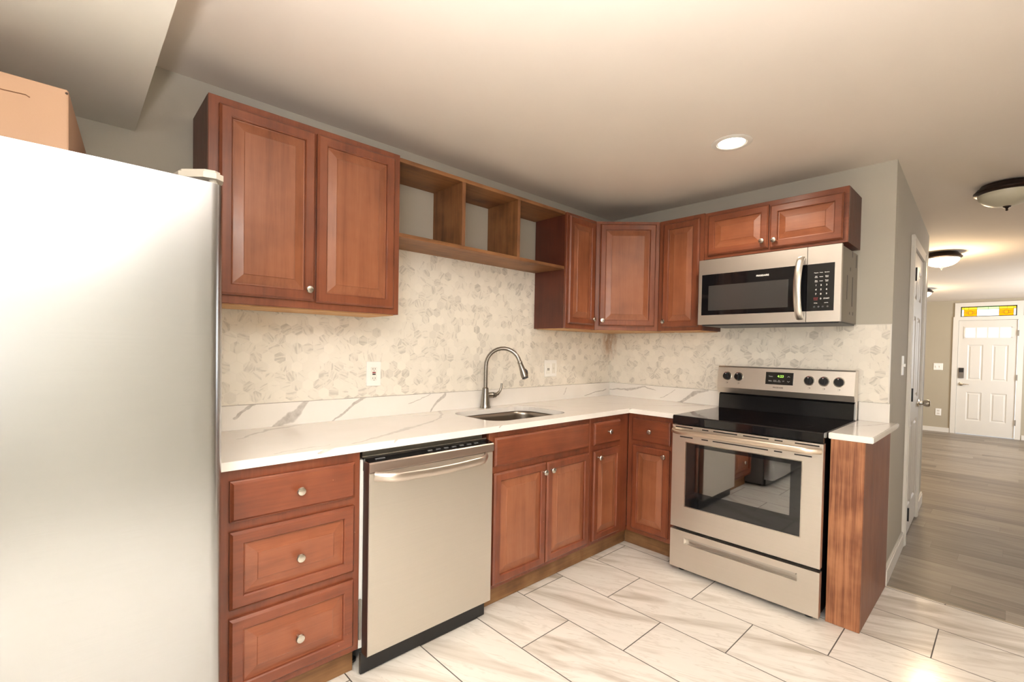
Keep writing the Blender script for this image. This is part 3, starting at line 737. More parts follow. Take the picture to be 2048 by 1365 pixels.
# narrow wall cabinet right of the corner
t = thing('wall_cabinet', 'narrow cherry-stained wall cabinet between the corner cabinet and the microwave', 'cabinet', (-.15, -.765, NZ0))
def carcass_y(y0, y1, xf, z0, z1, xb=-.0095, th=.016):
    b = BM()
    box(b, xf+.019, xb, y0, y0+th, z0, z1); box(b, xf+.019, xb, y1-th, y1, z0, z1); box(b, xf+.019, xb, y0+th, y1-th, z1-th, z1); box(b, xb-.006, xb, y0+th, y1-th, z0, z1-th); return b
obj('carcass', carcass_y(-.925, -.606, -.293, NZ0, NZ1), W_SIDE, t)
obj('face_frame', bx(-.293, -.274, -.925, -.606, NZ0, NZ1, .0015), W_V, t)
obj('bottom_panel', bx(-.2735, -.017, -.909, -.622, NZ0-.004, NZ0+.01), W_RAW_Y, t, 'bare pale wood underside')
d = obj('door', stove_side(-.643, -.897, 1.452, 2.164, -.2935), [W_V, FV], t); knob(d, (-.3135, -.664, 1.493), -EX)
# cabinet over the microwave
OZ0, OZ1 = 1.888, 2.187
t = thing('wall_cabinet', 'short wide cherry-stained two-door cabinet mounted above the microwave', 'cabinet', (-.15, -1.316, OZ0))
b = carcass_y(-1.706, -.927, -.293, OZ0, OZ1, xb=-.002); box(b, -.274, -.002, -1.69, -.943, OZ0+.001, OZ0+.016); obj('carcass', b, W_SIDE, t)
obj('face_frame', bx(-.293, -.274, -1.706, -.927, OZ0, OZ1, .0015), W_Y, t)
d = obj('door', stove_side(-.955, -1.315, 1.909, 2.164, -.2935), [W_Y, FY], t); knob(d, (-.3135, -1.287, 1.950), -EX)
d = obj('door', stove_side(-1.324, -1.685, 1.905, 2.154, -.2935), [W_Y, FY], t); knob(d, (-.3135, -1.352, 1.946), -EX)

# base cabinets along the sink wall
YF = -.605; CZ = .882
def base_x(t, x0, x1, toe=True, tx1=None):
    b = BM()
    box(b, x0, x0+.016, YF+.019, -.012, .11, CZ); box(b, x1-.016, x1, YF+.019, -.012, .11, CZ); box(b, x0+.016, x1-.016, YF+.019, -.012, .11, .126); box(b, x0+.016, x1-.016, -.018, -.012, .126, CZ)
    box(b, x0, x0+.016, -.53, -.012, .0, .11); box(b, x1-.016, x1, -.53, -.012, .0, .11)
    obj('carcass', b, W_SIDE, t)
    obj('face_frame', bx(x0, x1, YF, YF+.019, .108, CZ, .0015), WB_V, t)
    obj('toe_kick', bx(x0, x1 if tx1 is None else tx1, -.556, -.542, .001, .107), W_TOE_X, t, 'bare scuffed plywood toe kick')
t = thing('base_cabinet', 'cherry-stained base cabinet with three stacked drawers beside the refrigerator', 'cabinet', (-2.73, -.3, 0))
base_x(t, -2.968, -2.492)
for i, (z0, z1, so, kz) in enumerate(((.712,.846,True,.781),(.427,.680,False,.548),(.137,.396,False,.265))):
    d = obj('drawer', sink_side(-2.936, -2.518, z0, z1, YF-.0005, slab_only=so), [WB_X, FX], t); knob(d, (-2.724, -.6255, kz), -EY)
t = thing('base_cabinet', 'cherry-stained sink base cabinet with false front and two doors', 'cabinet', (-1.43, -.3, 0))
base_x(t, -1.838, -1.046)
obj('false_front', sink_side(-1.812, -1.074, .713, .855, YF-.0005, slab_only=True), WB_X, t)
d = obj('door', sink_side(-1.812, -1.442, .131, .680, YF-.0005), [WB_V, FV], t); knob(d, (-1.470, -.6255, .634), -EY)
d = obj('door', sink_side(-1.434, -1.068, .133, .679, YF-.0005), [WB_V, FV], t); knob(d, (-1.410, -.6255, .636), -EY)
XFS = -.635
t = thing('base_cabinet', 'narrow cherry-stained base cabinet in the corner right of the sink base', 'cabinet', (-.84, -.3, 0))
base_x(t, -1.045, XFS-.001, tx1=-.5765)
d = obj('drawer', sink_side(-1.024, -.748, .713, .850, YF-.0005, slab_only=True), WB_X, t); knob(d, (-.886, -.6255, .788), -EY)
d = obj('door', sink_side(-1.020, -.742, .133, .679, YF-.0005), [WB_V, FV], t); knob(d, (-.985, -.6255, .640), -EY)
# base cabinet along the stove wall
t = thing('base_cabinet', 'narrow cherry-stained base cabinet between the corner and the stove', 'cabinet', (-.3, -.77, 0))
b = BM(); box(b, XFS+.019, -.012, -.938, -.922, 0.11, CZ); box(b, XFS+.019, -.012, -.624, -.608, .11, CZ); box(b, XFS+.019, -.012, -.922, -.624, .11, .126); box(b, -.54, -.012, -.938, -.922, 0, .11); obj('carcass', b, W_SIDE, t)
obj('face_frame', bx(XFS, XFS+.019, -.938, -.6065, .108, CZ, .0015), WB_V, t)
obj('toe_kick', bx(-.575, -.561, -.938, -.5575, .001, .107), W_TOE_Y, t, 'bare scuffed plywood toe kick')
d = obj('drawer', stove_side(-.643, -.908, .707, .852, XFS-.0005, slab_only=True), WB_Y, t); knob(d, (XFS-.0205, -.780, .780), -EX)
d = obj('door', stove_side(-.648, -.906, .137, .680, XFS-.0005), [WB_V, FV], t); knob(d, (XFS-.0205, -.880, .640), -EX)

# oak end panel right of the stove
t = thing('end_panel', 'tall red oak end panel on the floor right of the stove', 'cabinet panel', (-.33, -1.80, 0))
obj('front_board', bx(-.660, -.642, -1.872, -1.737, .001, .8835, .0015), W_OAK, t)
obj('side_board', bx(-.642, -.004, -1.8715, -1.8655, .001, .8835), W_OAK_SIDE, t, 'smooth brown veneer side')
obj('inner_board', bx(-.642, -.004, -1.752, -1.740, .001, .8835), W_OAK_SIDE, t)

# worktops
def rounded(x0, x1, y0, y1, r, n=8):
    pts = []
    for cx_, cy_, a0 in ((x1-r, y1-r, 0), (x0+r, y1-r, 90), (x0+r, y0+r, 180), (x1-r, y0+r, 270)):
        for k in range(n+1):
            a = R(a0+90*k/n); pts.append((cx_+r*math.cos(a), cy_+r*math.sin(a)))
    return pts
SKX0, SKX1, SKY0, SKY1 = -1.735, -1.135, -.535, -.125
t = thing('countertop', 'white quartz L-shaped countertop with grey veins holding the sink', 'countertop', (-1.5, -.3, .8845))
b = BM()
outer = [(-2.985,-.0095),(-2.985,-.634),(-.671,-.634),(-.668,-.664),(-.668,-.957),(-.0095,-.957),(-.0095,-.0095)]
inner = rounded(SKX0, SKX1, SKY0, SKY1, .10)
eds = []
for loop in (outer, inner):
    vs = [b.verts.new((x, y, .914)) for x, y in loop]
    eds += [b.edges.new((vs[i], vs[(i+1) % len(vs)])) for i in range(len(vs))]
bmesh.ops.triangle_fill(b, edges=eds, use_beauty=True)
r = bmesh.ops.extrude_face_region(b, geom=list(b.faces))
bmesh.ops.translate(b, vec=(0,0,-.029), verts=[v for v in r['geom'] if isinstance(v, bmesh.types.BMVert)])
obj('slab', b, QUARTZ, t)
obj('upstand', bx(-2.985, -.0095, -.030, -.0095, .9142, 1.020, .0008), QUARTZ, t)
obj('upstand', bx(-.030, -.0095, -.957, -.0302, .9142, 1.020, .0008), QUARTZ, t)
t = thing('countertop', 'small white quartz countertop piece capping the oak panel right of the stove', 'countertop', (-.33, -1.81, .8845))
b = BM(); prism(b, [(-.664,-1.7275),(-.664,-1.902),(.030,-1.902),(.030,-1.8635),(-.0095,-1.8635),(-.0095,-1.7275)], 'z', .8845, .914)
bmesh.ops.bevel(b, geom=[e for e in b.edges], offset=.003, segments=2, affect='EDGES')
obj('slab', b, QUARTZ, t)
obj('upstand', bx(-.028, -.0095, -1.868, -1.7275, .9142, 1.020, .0008), QUARTZ, t)

# sink
t = thing('kitchen_sink', 'stainless undermount sink set into the white countertop', 'sink', (-1.435, -.33, .69))
b = BM(); prev = None
for off, z in ((-.004,.8835),(-.004,.86),(.004,.72),(.03,.695),(.10,.690)):
    ring = [b.verts.new((x, y, z)) for x, y in rounded(SKX0+off, SKX1-off, SKY0+off, SKY1-off, max(.10-off, .02) if off < .05 else .06)]
    if prev:
        for k in range(len(ring)):
            f = b.faces.new((prev[k], prev[(k+1) % len(ring)], ring[(k+1) % len(ring)], ring[k])); f.smooth = True
    prev = ring
b.faces.new(prev)
basin = obj('basin', b, SINKM, t)
md = basin.modifiers.new('thickness', 'SOLIDIFY'); md.thickness = .002; md.offset = 0
b = BM(); lathe(b, (-1.435, -.25, .6912), EZ, [(.042,0),(.042,.003),(.034,.004),(.030,.001),(.010,.002),(0,.002)]); obj('drain', b, NICKEL, t)

# faucet
FB = Vector((-1.41, -.066, .9145)); fa = R(-50); fd = Vector((math.cos(fa), math.sin(fa), 0))
t = thing('faucet', 'brushed nickel gooseneck pull-down faucet standing behind the sink', 'faucet', FB)
b = BM(); lathe(b, FB, EZ, [(.034,0),(.034,.006),(.031,.012),(.029,.03),(.0225,.09),(.0195,.122),(.0135,.128)], 28); obj('body', b, FAUCET, t)
b = BM(); P_ = [FB+EZ*.126, FB+EZ*.20, FB+EZ*.255]
rA = .108
for k in range(1, 15):
    a = R(180-k*165/14); P_.append(FB+EZ*.262+fd*(rA+rA*math.cos(a))+EZ*(rA*1.03*math.sin(a)))
tube(b, P_, .0122, 16); obj('spout', b, FAUCET, t)
p_end = P_[-1]; dr = (P_[-1]-P_[-2]).normalized()
b = BM(); lathe(b, p_end-dr*.004, dr, [(.0135,0),(.0150,.004),(.0150,.012),(.0140,.016),(.0185,.06),(.0225,.085),(.0225,.10),(.019,.104),(0,.104)], 24); sp = obj('spray_head', b, FAUCET, t)
b = BM(); lathe(b, p_end+dr*.100, dr, [(.020,0),(.020,.008),(.012,.010),(0,.010)], 20); obj('nozzle', b, DARKGREY, sp)
b = BM(); sdir = Vector((dr.z*-fd.x, dr.z*-fd.y, 0)).normalized()
tube(b, [p_end+dr*.045+fd*.0165, p_end+dr*.060+fd*.021, p_end+dr*.078+fd*.022], [.005,.009,.005], 10); obj('spray_button', b, BLACK, sp)
ha = R(-22); hd = Vector((math.cos(ha), math.sin(ha), 0))
b = BM(); lathe(b, FB+EZ*.078+hd*.012, hd, [(.018,0),(.018,.036),(.0175,.038)], 20)
obj('valve', b, FAUCET, t)
b = BM(); lathe(b, FB+EZ*.078+hd*.049, hd, [(.0185,0),(.0185,.004)], 20); obj('valve_ring', b, BLACK, t)
b = BM(); lathe(b, FB+EZ*.078+hd*.0525, hd, [(.0175,0),(.016,.014),(.010,.022),(0,.024)], 20)
tube(b, [FB+EZ*.078+hd*.058, FB+EZ*.086+hd*.082, FB+EZ*.105+hd*.098, FB+EZ*.130+hd*.106, FB+EZ*.152+hd*.108], [.013,.011,.008,.007,.0065], 12, flat=(1,1,EZ)); obj('lever', b, FAUCET, t)

# outlets on the sink wall
t = thing('wall_outlet', 'white GFCI outlet with red and black buttons on the marble backsplash left of the faucet', 'outlet', (-2.138, -.0085, 1.077))
obj('cover_plate', bx(-2.179, -2.097, -.0145, -.0085, 1.077, 1.207, .002), WHITEPL, t)
rc = obj('receptacle', bx(-2.155, -2.121, -.0175, -.0145, 1.108, 1.176, .001), plain('receptacle_face', srgb(240,238,230), .3), t)
for z in (1.168, 1.119):
    for dx in (-.0065, .0065): obj('slot', bx(-2.138+dx-.0011, -2.138+dx+.0011, -.0179, -.0175, z-.004, z+.004), BLACK, rc)
    obj('ground_hole', bx(-2.140, -2.136, -.0179, -.0175, z-.0115, z-.0085), BLACK, rc)
obj('reset_button', bx(-2.147, -2.129, -.0188, -.0175, 1.1455, 1.1515), plain('red_button', srgb(150,30,40), .4), rc, 'red reset button')
obj('test_button', bx(-2.147, -2.129, -.0188, -.0175, 1.1365, 1.1425), BLACK, rc, 'black test button')
t = thing('wall_outlet', 'wide white combination switch and outlet plate on the backsplash right of the faucet', 'outlet', (-.747, -.0085, 1.087))
obj('cover_plate', bx(-.812, -.682, -.0145, -.0085, 1.087, 1.209, .002), WHITEPL, t)
rc = obj('receptacle', bx(-.797, -.757, -.0175, -.0145, 1.110, 1.186, .001), plain('receptacle_face', srgb(240,238,230), .3), t)
for x in (-.782,-.770):
    for z in (1.134, 1.143): obj('button', bx(x-.004, x+.004, -.0179, -.0175, z, z+.007), BLACK, rc)
b = BM()
box(b, -.734, -.698, -.0165, -.0145, 1.112, 1.184, .001); box(b, -.722, -.710, -.022, -.0165, 1.142, 1.154, .001); obj('switch', b, plain('switch_face', srgb(230,226,216), .35), t)

# ------------------------------------------------------------------ dishwasher
t = thing('dishwasher', 'stainless dishwasher with bowed bar handle between the drawers and the sink base', 'dishwasher', (-2.165, -.33, 0))
D0, D1 = -2.476, -1.850
obj('tub', bx(-2.4895, -1.844, -.597, -.02, .10, .845, .004), plain('tub_white', srgb(226,226,222), .4), t, 'pale tub side showing in the gap')
b = BM()
loft(b, (D0, -.615, .088), EX, EZ, -EY, [ins(D1-D0, .712, 0, 0), ins(D1-D0, .712, 0, .032), ins(D1-D0, .712, .003, .0355)])
obj('door_panel', b, STEEL_X, t)
b = BM(); prism(b, [(-.611,.8015),(-.650,.8015),(-.654,.806),(-.654,.836),(-.650,.841),(-.611,.843)], 'x', D0-.001, D1+.001); obj('door_fascia', b, steel('fascia_steel', srgb(190,176,168), .34, 'x'), t)
b = BM(); prism(b, [(-.590,.8015),(-.6105,.8015),(-.6105,.8435),(-.650,.8415),(-.649,.8435),(-.595,.853),(-.590,.853)], 'x', D0, D1); cp = obj('control_strip', b, BLACKENAMEL, t, 'black top edge with control buttons')
for x0_, x1_ in [(-2.20+k*.042, -2.178+k*.042) for k in range(7)] + [(-2.44, -2.40)]: obj('control_button', bx(x0_, x1_, -.632, -.624, .8465, .8495), plain('control_grey', srgb(110,110,112), .5), cp)
obj('door_edge', bx(D0-.002, D0-.0004, -.649, -.606, .088, .838), MAROON, t)
obj('seal_strip', bx(D0-.004, D1, -.598, -.592, .8535, .858), plain('chrome_strip', srgb(220,220,220), .2, metal=1), t, 'bright metal strip')
obj('insulation', bx(-2.47, -1.86, -.578, -.06, .846, .874), plain('foil_insulation', srgb(150,144,130), .4, metal=.5, bump=1.0, bscale=40, vary=.3), t)
obj('kick_plate', bx(-2.484, -1.856, -.610, -.598, .006, .087), BLACK, t)
for x in (-2.47,-1.87):
    b = BM(); lathe(b, (x, -.50, .0005), EZ, [(.018,0),(.018,.01),(.008,.012),(.008,.10)], 14); obj('foot', b, DARKGREY, t)
b = BM(); H0, H1 = -2.452, -1.893; n = 25; pts = []
for k in range(n):
    f = k/(n-1); e = min(f, 1-f); d = .048*min(1, math.sin(min(1, e/.13)*PI/2))
    pts.append((H0+(H1-H0)*f, -.6505-d, .782-.010*math.sin(f*PI)+.004))
tube(b, pts, .0175, 14, flat=(1.1, .6, EZ)); obj('handle', b, steel('dishwasher_handle', srgb(218,208,198), .33, 'x'), t)
obj('hinge_bracket', bx(-2.4885, -2.4800, -.6055, -.5975, .14, .30, .001), GREYMETAL, t)

# ------------------------------------------------------------------ range
RY0, RY1 = -.966, -1.724
t = thing('stove', 'stainless freestanding electric range with black glass cooktop', 'stove', (-.38, -1.345, 0))
obj('body', bx(-.690, -.035, RY1+.003, RY0-.003, .035, .875, .003), BLACKENAMEL, t, 'black enamel sides')
for x in (-.66,-.10):
    for y in (RY0-.045, RY1+.055):
        b = BM(); lathe(b, (x, y, .0005), EZ, [(.020,0),(.020,.012),(.012,.014),(.012,.036)], 14); obj('leveling_foot', b, BLACK, t)
b = BM(); prism(b, [(-.070,.8765),(-.070,.917),(-.722,.9165),(-.7285,.911),(-.7285,.8685),(-.720,.866),(-.690,.8765)], 'y', RY1, RY0)
ct = obj('cooktop', b, BLACKGLASS, t, 'glossy black glass top')
for x, y, r_ in ((-.54,-1.16,.115),(-.54,-1.53,.10),(-.26,-1.15,.08),(-.26,-1.53,.095),(-.30,-1.345,.055)):
    b = BM()
    for rr in (r_,):
        o_ = [Vector((x+rr*math.cos(2*PI*k/40), y+rr*math.sin(2*PI*k/40), .9174)) for k in range(40)]; i_ = [Vector((x+(rr-.0015)*math.cos(2*PI*k/40), y+(rr-.0015)*math.sin(2*PI*k/40), .9174)) for k in range(40)]
        for k in range(40): quad(b, o_[k], o_[(k+1)%40], i_[(k+1)%40], i_[k])
    obj('burner_ring', b, plain('burner_print', (.045,.045,.045,1), .2), ct)
# riser and backguard
b = BM(); prism(b, [(-.070,.9175),(-.112,.9175),(-.106,1.008),(-.085,1.022),(-.070,1.022)], 'y', RY1+.002, RY0+.002-.006); obj('riser', b, BLACKENAMEL, t, 'black enamel riser')
b = BM(); prism(b, [(-.036,.90),(-.069,.90),(-.069,1.023),(-.112,1.020),(-.1275,1.055),(-.1085,1.190),(-.103,1.197),(-.036,1.197)], 'y', RY1, RY0+.004)
bgd = obj('backguard', b, STEEL_Y, t, 'sloped stainless control panel')
gN = Vector((-(1.190-1.055), 0, (-.1085+.1275))).normalized(); gV = Vector((.019, 0, .135)).normalized(); gU = -EY
def gp(y, z): return Vector((-.1275+(z-1.055)/.135*.019, y, z))
DKN = plain('knob_black', (.012,.012,.013,1), .25)
for y, z in ((-1.024,1.131),(-1.097,1.131),(-1.501,1.128),(-1.576,1.128),(-1.650,1.128)):
    p = gp(y, z)
    b = BM(); lathe(b, p, gN, [(.0285,0),(.0285,.003),(.0265,.0045)], 28); bz = obj('knob_bezel', b, NICKEL, t)
    b = BM(); lathe(b, p+gN*.0046, gN, [(.0245,0),(.0235,.010),(.0215,.013),(0,.013)], 28)
    q0 = p+gN*.0175
    loft(b, q0-gU*.0065-gV*.0225, gU, gV, gN, [(0,.013,0,.045,0),(.001,.012,0,.045,.010),(.002,.011,.001,.044,.012)])
    kn = obj('burner_knob', b, DKN, t, 'black dial knob')
    b = BM(); loft(b, q0-gU*.0015+gV*.012, gU, gV, gN, [(0,.003,0,.011,.011),(0,.003,0,.011,.0125)]); loft(b, q0-gU*.006+gV*.0185, gU, gV, gN, [(0,.012,0,.005,.006),(0,.012,0,.005,.0128)], mi=1); obj('knob_mark', b, [plain('pointer_white', srgb(235,235,235), .4), plain('pointer_red', srgb(120,46,36), .5)], kn)
    text_mesh('dial_print', [('LO   HI', 0, -.040, .7)], plain('print_dark', srgb(84,74,66), .6), bgd, p, gU, gV, gN, .008) if False else None
    b = BM(); o = p-gV*.044; 
    loft(b, o-gU*.006-gV*.004, gU, gV, gN, [(0,.012,0,.0012,0),(0,.012,0,.0012,.0006)]); loft(b, o-gU*.006+gV*.004, gU, gV, gN, [(0,.012,0,.0012,0),(0,.012,0,.0012,.0006)]); loft(b, o+gU*.003-gV*.001, gU, gV, gN, [(0,.004,0,.004,0),(0,.004,0,.004,.0006)])
    obj('burner_symbol', b, plain('print_dark', srgb(84,74,66), .6), bgd)
pD = gp(-1.262, 1.094)
b = BM(); loft(b, pD, gU, gV, gN, [ins(.155,.076,0,-.001), ins(.155,.076,0,.003), ins(.155,.076,.003,.0045)]); dsp = obj('display', b, plain('display_black', (.018,.018,.016,1), .22), t, 'black clock display')
pc = pD + gN*.0048
text_mesh('clock_digits', [('4:23', .085, .051, 1)], emit('led_green', (.45,1.0,.12,1), 1.0), dsp, pc, gU, gV, gN, .021)
text_mesh('display_print', [('Timer', .030, .049, 1), ('Bake', .028, .021, 1), ('Keep', .055, .025, .8), ('Warm', .055, .018, .8), ('Set', .078, .025, .8), ('Clock', .078, .018, .8), ('Off', .101, .022, .8)], plain('print_white', srgb(225,225,220), .5), dsp, pc, gU, gV, gN, .010)
for v, s_ in ((.051, 1), (.021, -1)):
    b = BM(); c_ = pc + gU*.130 + gV*v
    tube(b, [c_ - gU*.0065 - gV*(.003*s_), c_ + gV*(.003*s_), c_ + gU*.0065 - gV*(.003*s_)], .0009, 6)
    obj('arrow_mark', b, plain('print_white', srgb(225,225,220), .5), dsp)
text_mesh('maker_name', [('FRIGIDAIRE', 0, 0, 1)], plain('print_dark', srgb(84,74,66), .6), bgd, gp(-1.335, 1.075), gU, gV, gN, .0115, bold=.0003)
# oven door
XD = -.728
b = BM(); W_ = RY0-RY1; 
oO = Vector((-.692, RY0, .268)); oh = .862-.268
g0, g1, h0, h1 = 1.050-.966, 1.636-.966, .398-.268, .766-.268
P = lambda u, v, d: oO + (-EY)*u + EZ*v + (-EX)*d
for u0,u1,v0,v1 in ((0,g0,0,oh),(g1,W_,0,oh),(g0,g1,0,h0),(g0,g1,h1,oh)):
    box(b, -.692, XD, RY0-u0, RY0-u1, .268+v0, .268+v1)
bmesh.ops.remove_doubles(b, verts=b.verts, dist=1e-5)
od = obj('oven_door', b, STEEL_Y, t)
b = BM()
a0, a1, c0_, c1_ = 1.106-.966, 1.588-.966, .490-.268, .745-.268
for u0,u1,v0,v1 in ((g0,a0,h0,h1),(a1,g1,h0,h1),(a0,a1,h0,c0_),(a0,a1,c1_,h1)): box(b, -.705, XD+.0015, RY0-u0, RY0-u1, .268+v0, .268+v1)
obj('glass_border', b, OVENSCREEN, od, 'black glass border')
obj('window_glass', bx(-.712, XD+.0018, RY0-a0, RY0-a1, .268+c0_, .268+c1_), OVENGLASS, od, 'dark tinted oven window')
b = BM()
for u0,u1,v0,v1 in ((g0-.004,g0,h0-.004,h1+.004),(g1,g1+.004,h0-.004,h1+.004),(g0,g1,h0-.004,h0),(g0,g1,h1,h1+.004)): box(b, XD-.0012, XD-.0001, RY0-u0, RY0-u1, .268+v0, .268+v1)
obj('window_trim', b, NICKEL, od)
b = BM()
box(b, -.690-.0005, -.6905-.013, RY0-a0, RY0-a1, .48, .76)
for k in range(3):
    z = .545+.07*k
    tube(b, [(-.704, RY0-a0, z), (-.704, RY0-a1, z)], .0025, 6, mi=1)
obj('oven_rack', b, [plain('oven_cavity', (.02,.02,.022,1), .5), GREYMETAL], od)
b = BM()
for y0, y1 in ((-.985,-1.087),(-1.141,-1.177),(-1.204,-1.331),(-1.361,-1.486),(-1.513,-1.550),(-1.604,-1.708)): box(b, XD-.0008, XD-.0001, y0, y1, .848, .854)
for y0, y1 in ((-1.012,-1.088),(-1.139,-1.176),(-1.202,-1.484),(-1.512,-1.549),(-1.603,-1.678)): box(b, XD-.0008, XD-.0001, y0, y1, .793, .799)
obj('vent_slots', b, BLACK, od)
b = BM(); n = 21; pts = []
for k in range(n):
    f = k/(n-1); e = min(f, 1-f); pts.append((XD-.008-.036*min(1, e/.06)**.5, RY0-.008-(W_-.016)*f, .829))
tube(b, pts, .0145, 14, flat=(1.0, .75, EZ)); obj('door_handle', b, steel('oven_handle', srgb(226,212,194), .36, 'y'), od)
# drawer
dz0, dz1 = .032, .250
b = BM(); m0, m1, n0, n1 = 1.050-.966, 1.630-.966, .178-dz0, .216-dz0
for u0,u1,v0,v1 in ((0,m0,0,dz1-dz0),(m1,W_,0,dz1-dz0),(m0,m1,0,n0),(m0,m1,n1,dz1-dz0)): box(b, -.692, XD, RY0-u0, RY0-u1, dz0+v0, dz0+v1)
dw = obj('drawer', b, STEEL_Y, t)
b = BM(); prism(b, [(-.700,dz0+n0),(-.704,dz0+n1),(-.700,dz0+n1),(-.6955,dz0+n1),(-.6955,dz0+n0)], 'y', RY0-m1, RY0-m0)
box(b, XD, -.700, RY0-m0-.006, RY0-m1+.006, dz0+n1-.009, dz0+n1); obj('pull_recess', b, steel('recess_steel', srgb(200,196,190), .3, 'y'), dw, 'recessed finger pull')

# ------------------------------------------------------------------ microwave
MY0, MY1, MZ0, MZ1, MX = -.946, -1.703, 1.460, 1.864, -.40
t = thing('microwave', 'stainless over-the-range microwave with curved handle below the short cabinet', 'microwave', (-.2, -1.325, MZ0))
obj('body', bx(-.372, -.0095, MY1+.004, MY0-.004, 1.463, 1.862, .003), GREYMETAL, t, 'grey painted case')
obj('base_plate', bx(-.385, -.03, MY1+.008, MY0-.02, 1.452, 1.4628, .002), DARKGREY, t, 'dark underside')
for x, z0, z1 in ((-.144,1.826,1.858),(-.182,1.746,1.766),(-.247,1.585,1.717),(-.125,1.556,1.72),(-.050,1.78,1.85),(-.173,1.508,1.522),(-.098,1.508,1.526)): obj('side_vent', bx(x-.007, x+.007, MY1+.0032, MY1+.0042, z0, z1), BLACK, t)
YS = -1.547   # split between door and control column
b = BM()
gy0, gy1, gz0, gz1 = -.966, YS, 1.518, 1.771
for y0,y1,z0,z1 in ((MY0,gy0,MZ0,MZ1),(gy0,YS+.001,gz1,MZ1),(gy0,YS+.001,MZ0,gz0)): box(b, MX, -.3725, y0, y1, z0, z1)
md_ = obj('door', b, STEEL_Y, t)
obj('door_glass', bx(MX+.001, -.375, gy0, YS+.0015, gz0, gz1), BLACKGLASS, md_, 'black glass door')
obj('door_window', bx(MX-.0002, MX+.001, -1.009, -1.457, 1.546, 1.7005), MWGLASS, md_, 'greyish see-through screen')
text_mesh('maker_name', [('FRIGIDAIRE', 0, 0, 1)], plain('print_white', srgb(225,225,220), .5), md_, (MX+.0005, -1.322, 1.7355), -EY, EZ, -EX, .0135, bold=.0005)
b = BM(); n = 25; pts = []
for k in range(n):
    f = k/(n-1); s_ = math.sin(f*PI); pts.append((MX-.004-.052*s_**.55, -1.520+.004*s_, 1.812-(1.812-1.478)*f))
tube(b, pts, .0185, 14, flat=(.42, 1.0, (-1,0,0))); obj('handle', b, steel('microwave_handle', srgb(224,220,212), .3, 'z'), md_)
b = BM()
py0, py1, pz0, pz1 = YS-.002, -1.674, 1.518, 1.770
for y0,y1,z0,z1 in ((py1,MY1,MZ0,MZ1),(py0,py1,pz1,MZ1),(py0,py1,MZ0,pz0)): box(b, MX, -.3725, y0, y1, z0, z1)
mc = obj('control_column', b, STEEL_Y, t)
kp = obj('keypad', bx(MX+.0008, -.375, py0, py1, pz0, pz1), plain('keypad_black', (.014,.014,.014,1), .2), mc, 'black touch keypad')
K0 = Vector((MX+.0008, 0, 0)); wpr = plain('print_white', srgb(225,225,220), .5)
c1, c2, c3 = 1.591, 1.614, 1.640
L_ = [('Popcorn',c1,1.722,.62),('Potato',c2,1.722,.62),('Beverage',c3,1.722,.62),
      ('Melt',c1,1.703,.6),('Soften',c1,1.697,.6),('Reheat',c2,1.700,.62),('Sensor',c3,1.703,.6),('Cook',c3,1.697,.6),
      ('Time',c1,1.680,.62),('Cook',c1,1.674,.62),('Power',c2,1.677,.62),('Power',c3,1.680,.6),('Level',c3,1.674,.6)]
for i, ch in enumerate('123456789'): L_.append((ch, (c1,c2,c3)[i % 3], 1.655-.0235*(i//3), 1.35))
L_ += [('0', c2, 1.583, 1.35), ('START', c3, 1.583, 1.0), ('+30 Sec', c1, 1.5605, .55), ('Add Min', c3, 1.5605, .55)]
text_mesh('key_labels', L_, wpr, kp, K0, -EY, EZ, -EX, .0092, bold=.0002)
text_mesh('stop_key', [('STOP', c1, 1.586, .95), ('Cancel', c1, 1.578, .7)], plain('print_red', srgb(150,40,44), .5), kp, K0, -EY, EZ, -EX, .0092, bold=.0002)
b = BM()
for i, u in enumerate((1.585, 1.605, 1.624, 1.646)): lathe(b, (MX+.0007, -u, 1.5405), -EX, [(.0045,0),(.0045,.0003),(.0032,.0003),(.0032,0)], 14)
obj('icon_row', b, plain('print_grey', srgb(120,120,120), .5), kp)

# ------------------------------------------------------------------ refrigerator
t = thing('refrigerator', 'tall stainless refrigerator filling the left side of the view', 'refrigerator', (-3.44, -.4, 0))
FX0, FX1, FZ1 = -3.895, -2.994, 1.730
obj('cabinet_body', bx(FX0+.004, FX1-.004, -.715, -.03, .02, FZ1-.008, .004), plain('fridge_grey_case', srgb(120,120,120), .45), t, 'grey case')
def fridge_door(x0, x1, z0, z1):
    """door with a slightly bowed face and rounded long edges"""
    b = BM(); pts = []; r = .034; yf = -.800
    for k in range(7): a = R(180+90*k/6); pts.append((x0+r+r*math.cos(a), yf+r+r*math.sin(a)))
    n = 12
    for k in range(1, n): f = k/n; pts.append((x0+r+(x1-x0-2*r)*f, yf-.004*math.sin(f*PI)))
    for k in range(7): a = R(270+90*k/6); pts.append((x1-r+r*math.cos(a), yf+r+r*math.sin(a)))
    pts += [(x1, -.722), (x0, -.722)]
    for f in prism(b, pts, 'z', z0, z1): f.smooth = abs(f.normal.z) < .5 if f.normal.length else True
    for f in b.faces: f.smooth = len(f.verts) == 4
    return b
obj('door', fridge_door(-3.555, FX1+.002, .075, FZ1), STEEL_F, t)
obj('door', fridge_door(FX0, -3.563, .075, FZ1), STEEL_F, t)
for x in (-3.605, -3.513):
    b = BM(); tube(b, [(x,-.802,.55),(x,-.845,.57),(x,-.85,.62),(x,-.85,1.45),(x,-.845,1.50),(x,-.802,1.52)], .013, 12); obj('handle', b, HANDLE, t)
b = BM(); prism(b, [(-3.10,-.665),(-3.09,-.725),(-3.04,-.775),(-3.010,-.782),(-2.990,-.768),(-2.985,-.735),(-2.990,-.665)], 'z', FZ1+.018, FZ1+.042)
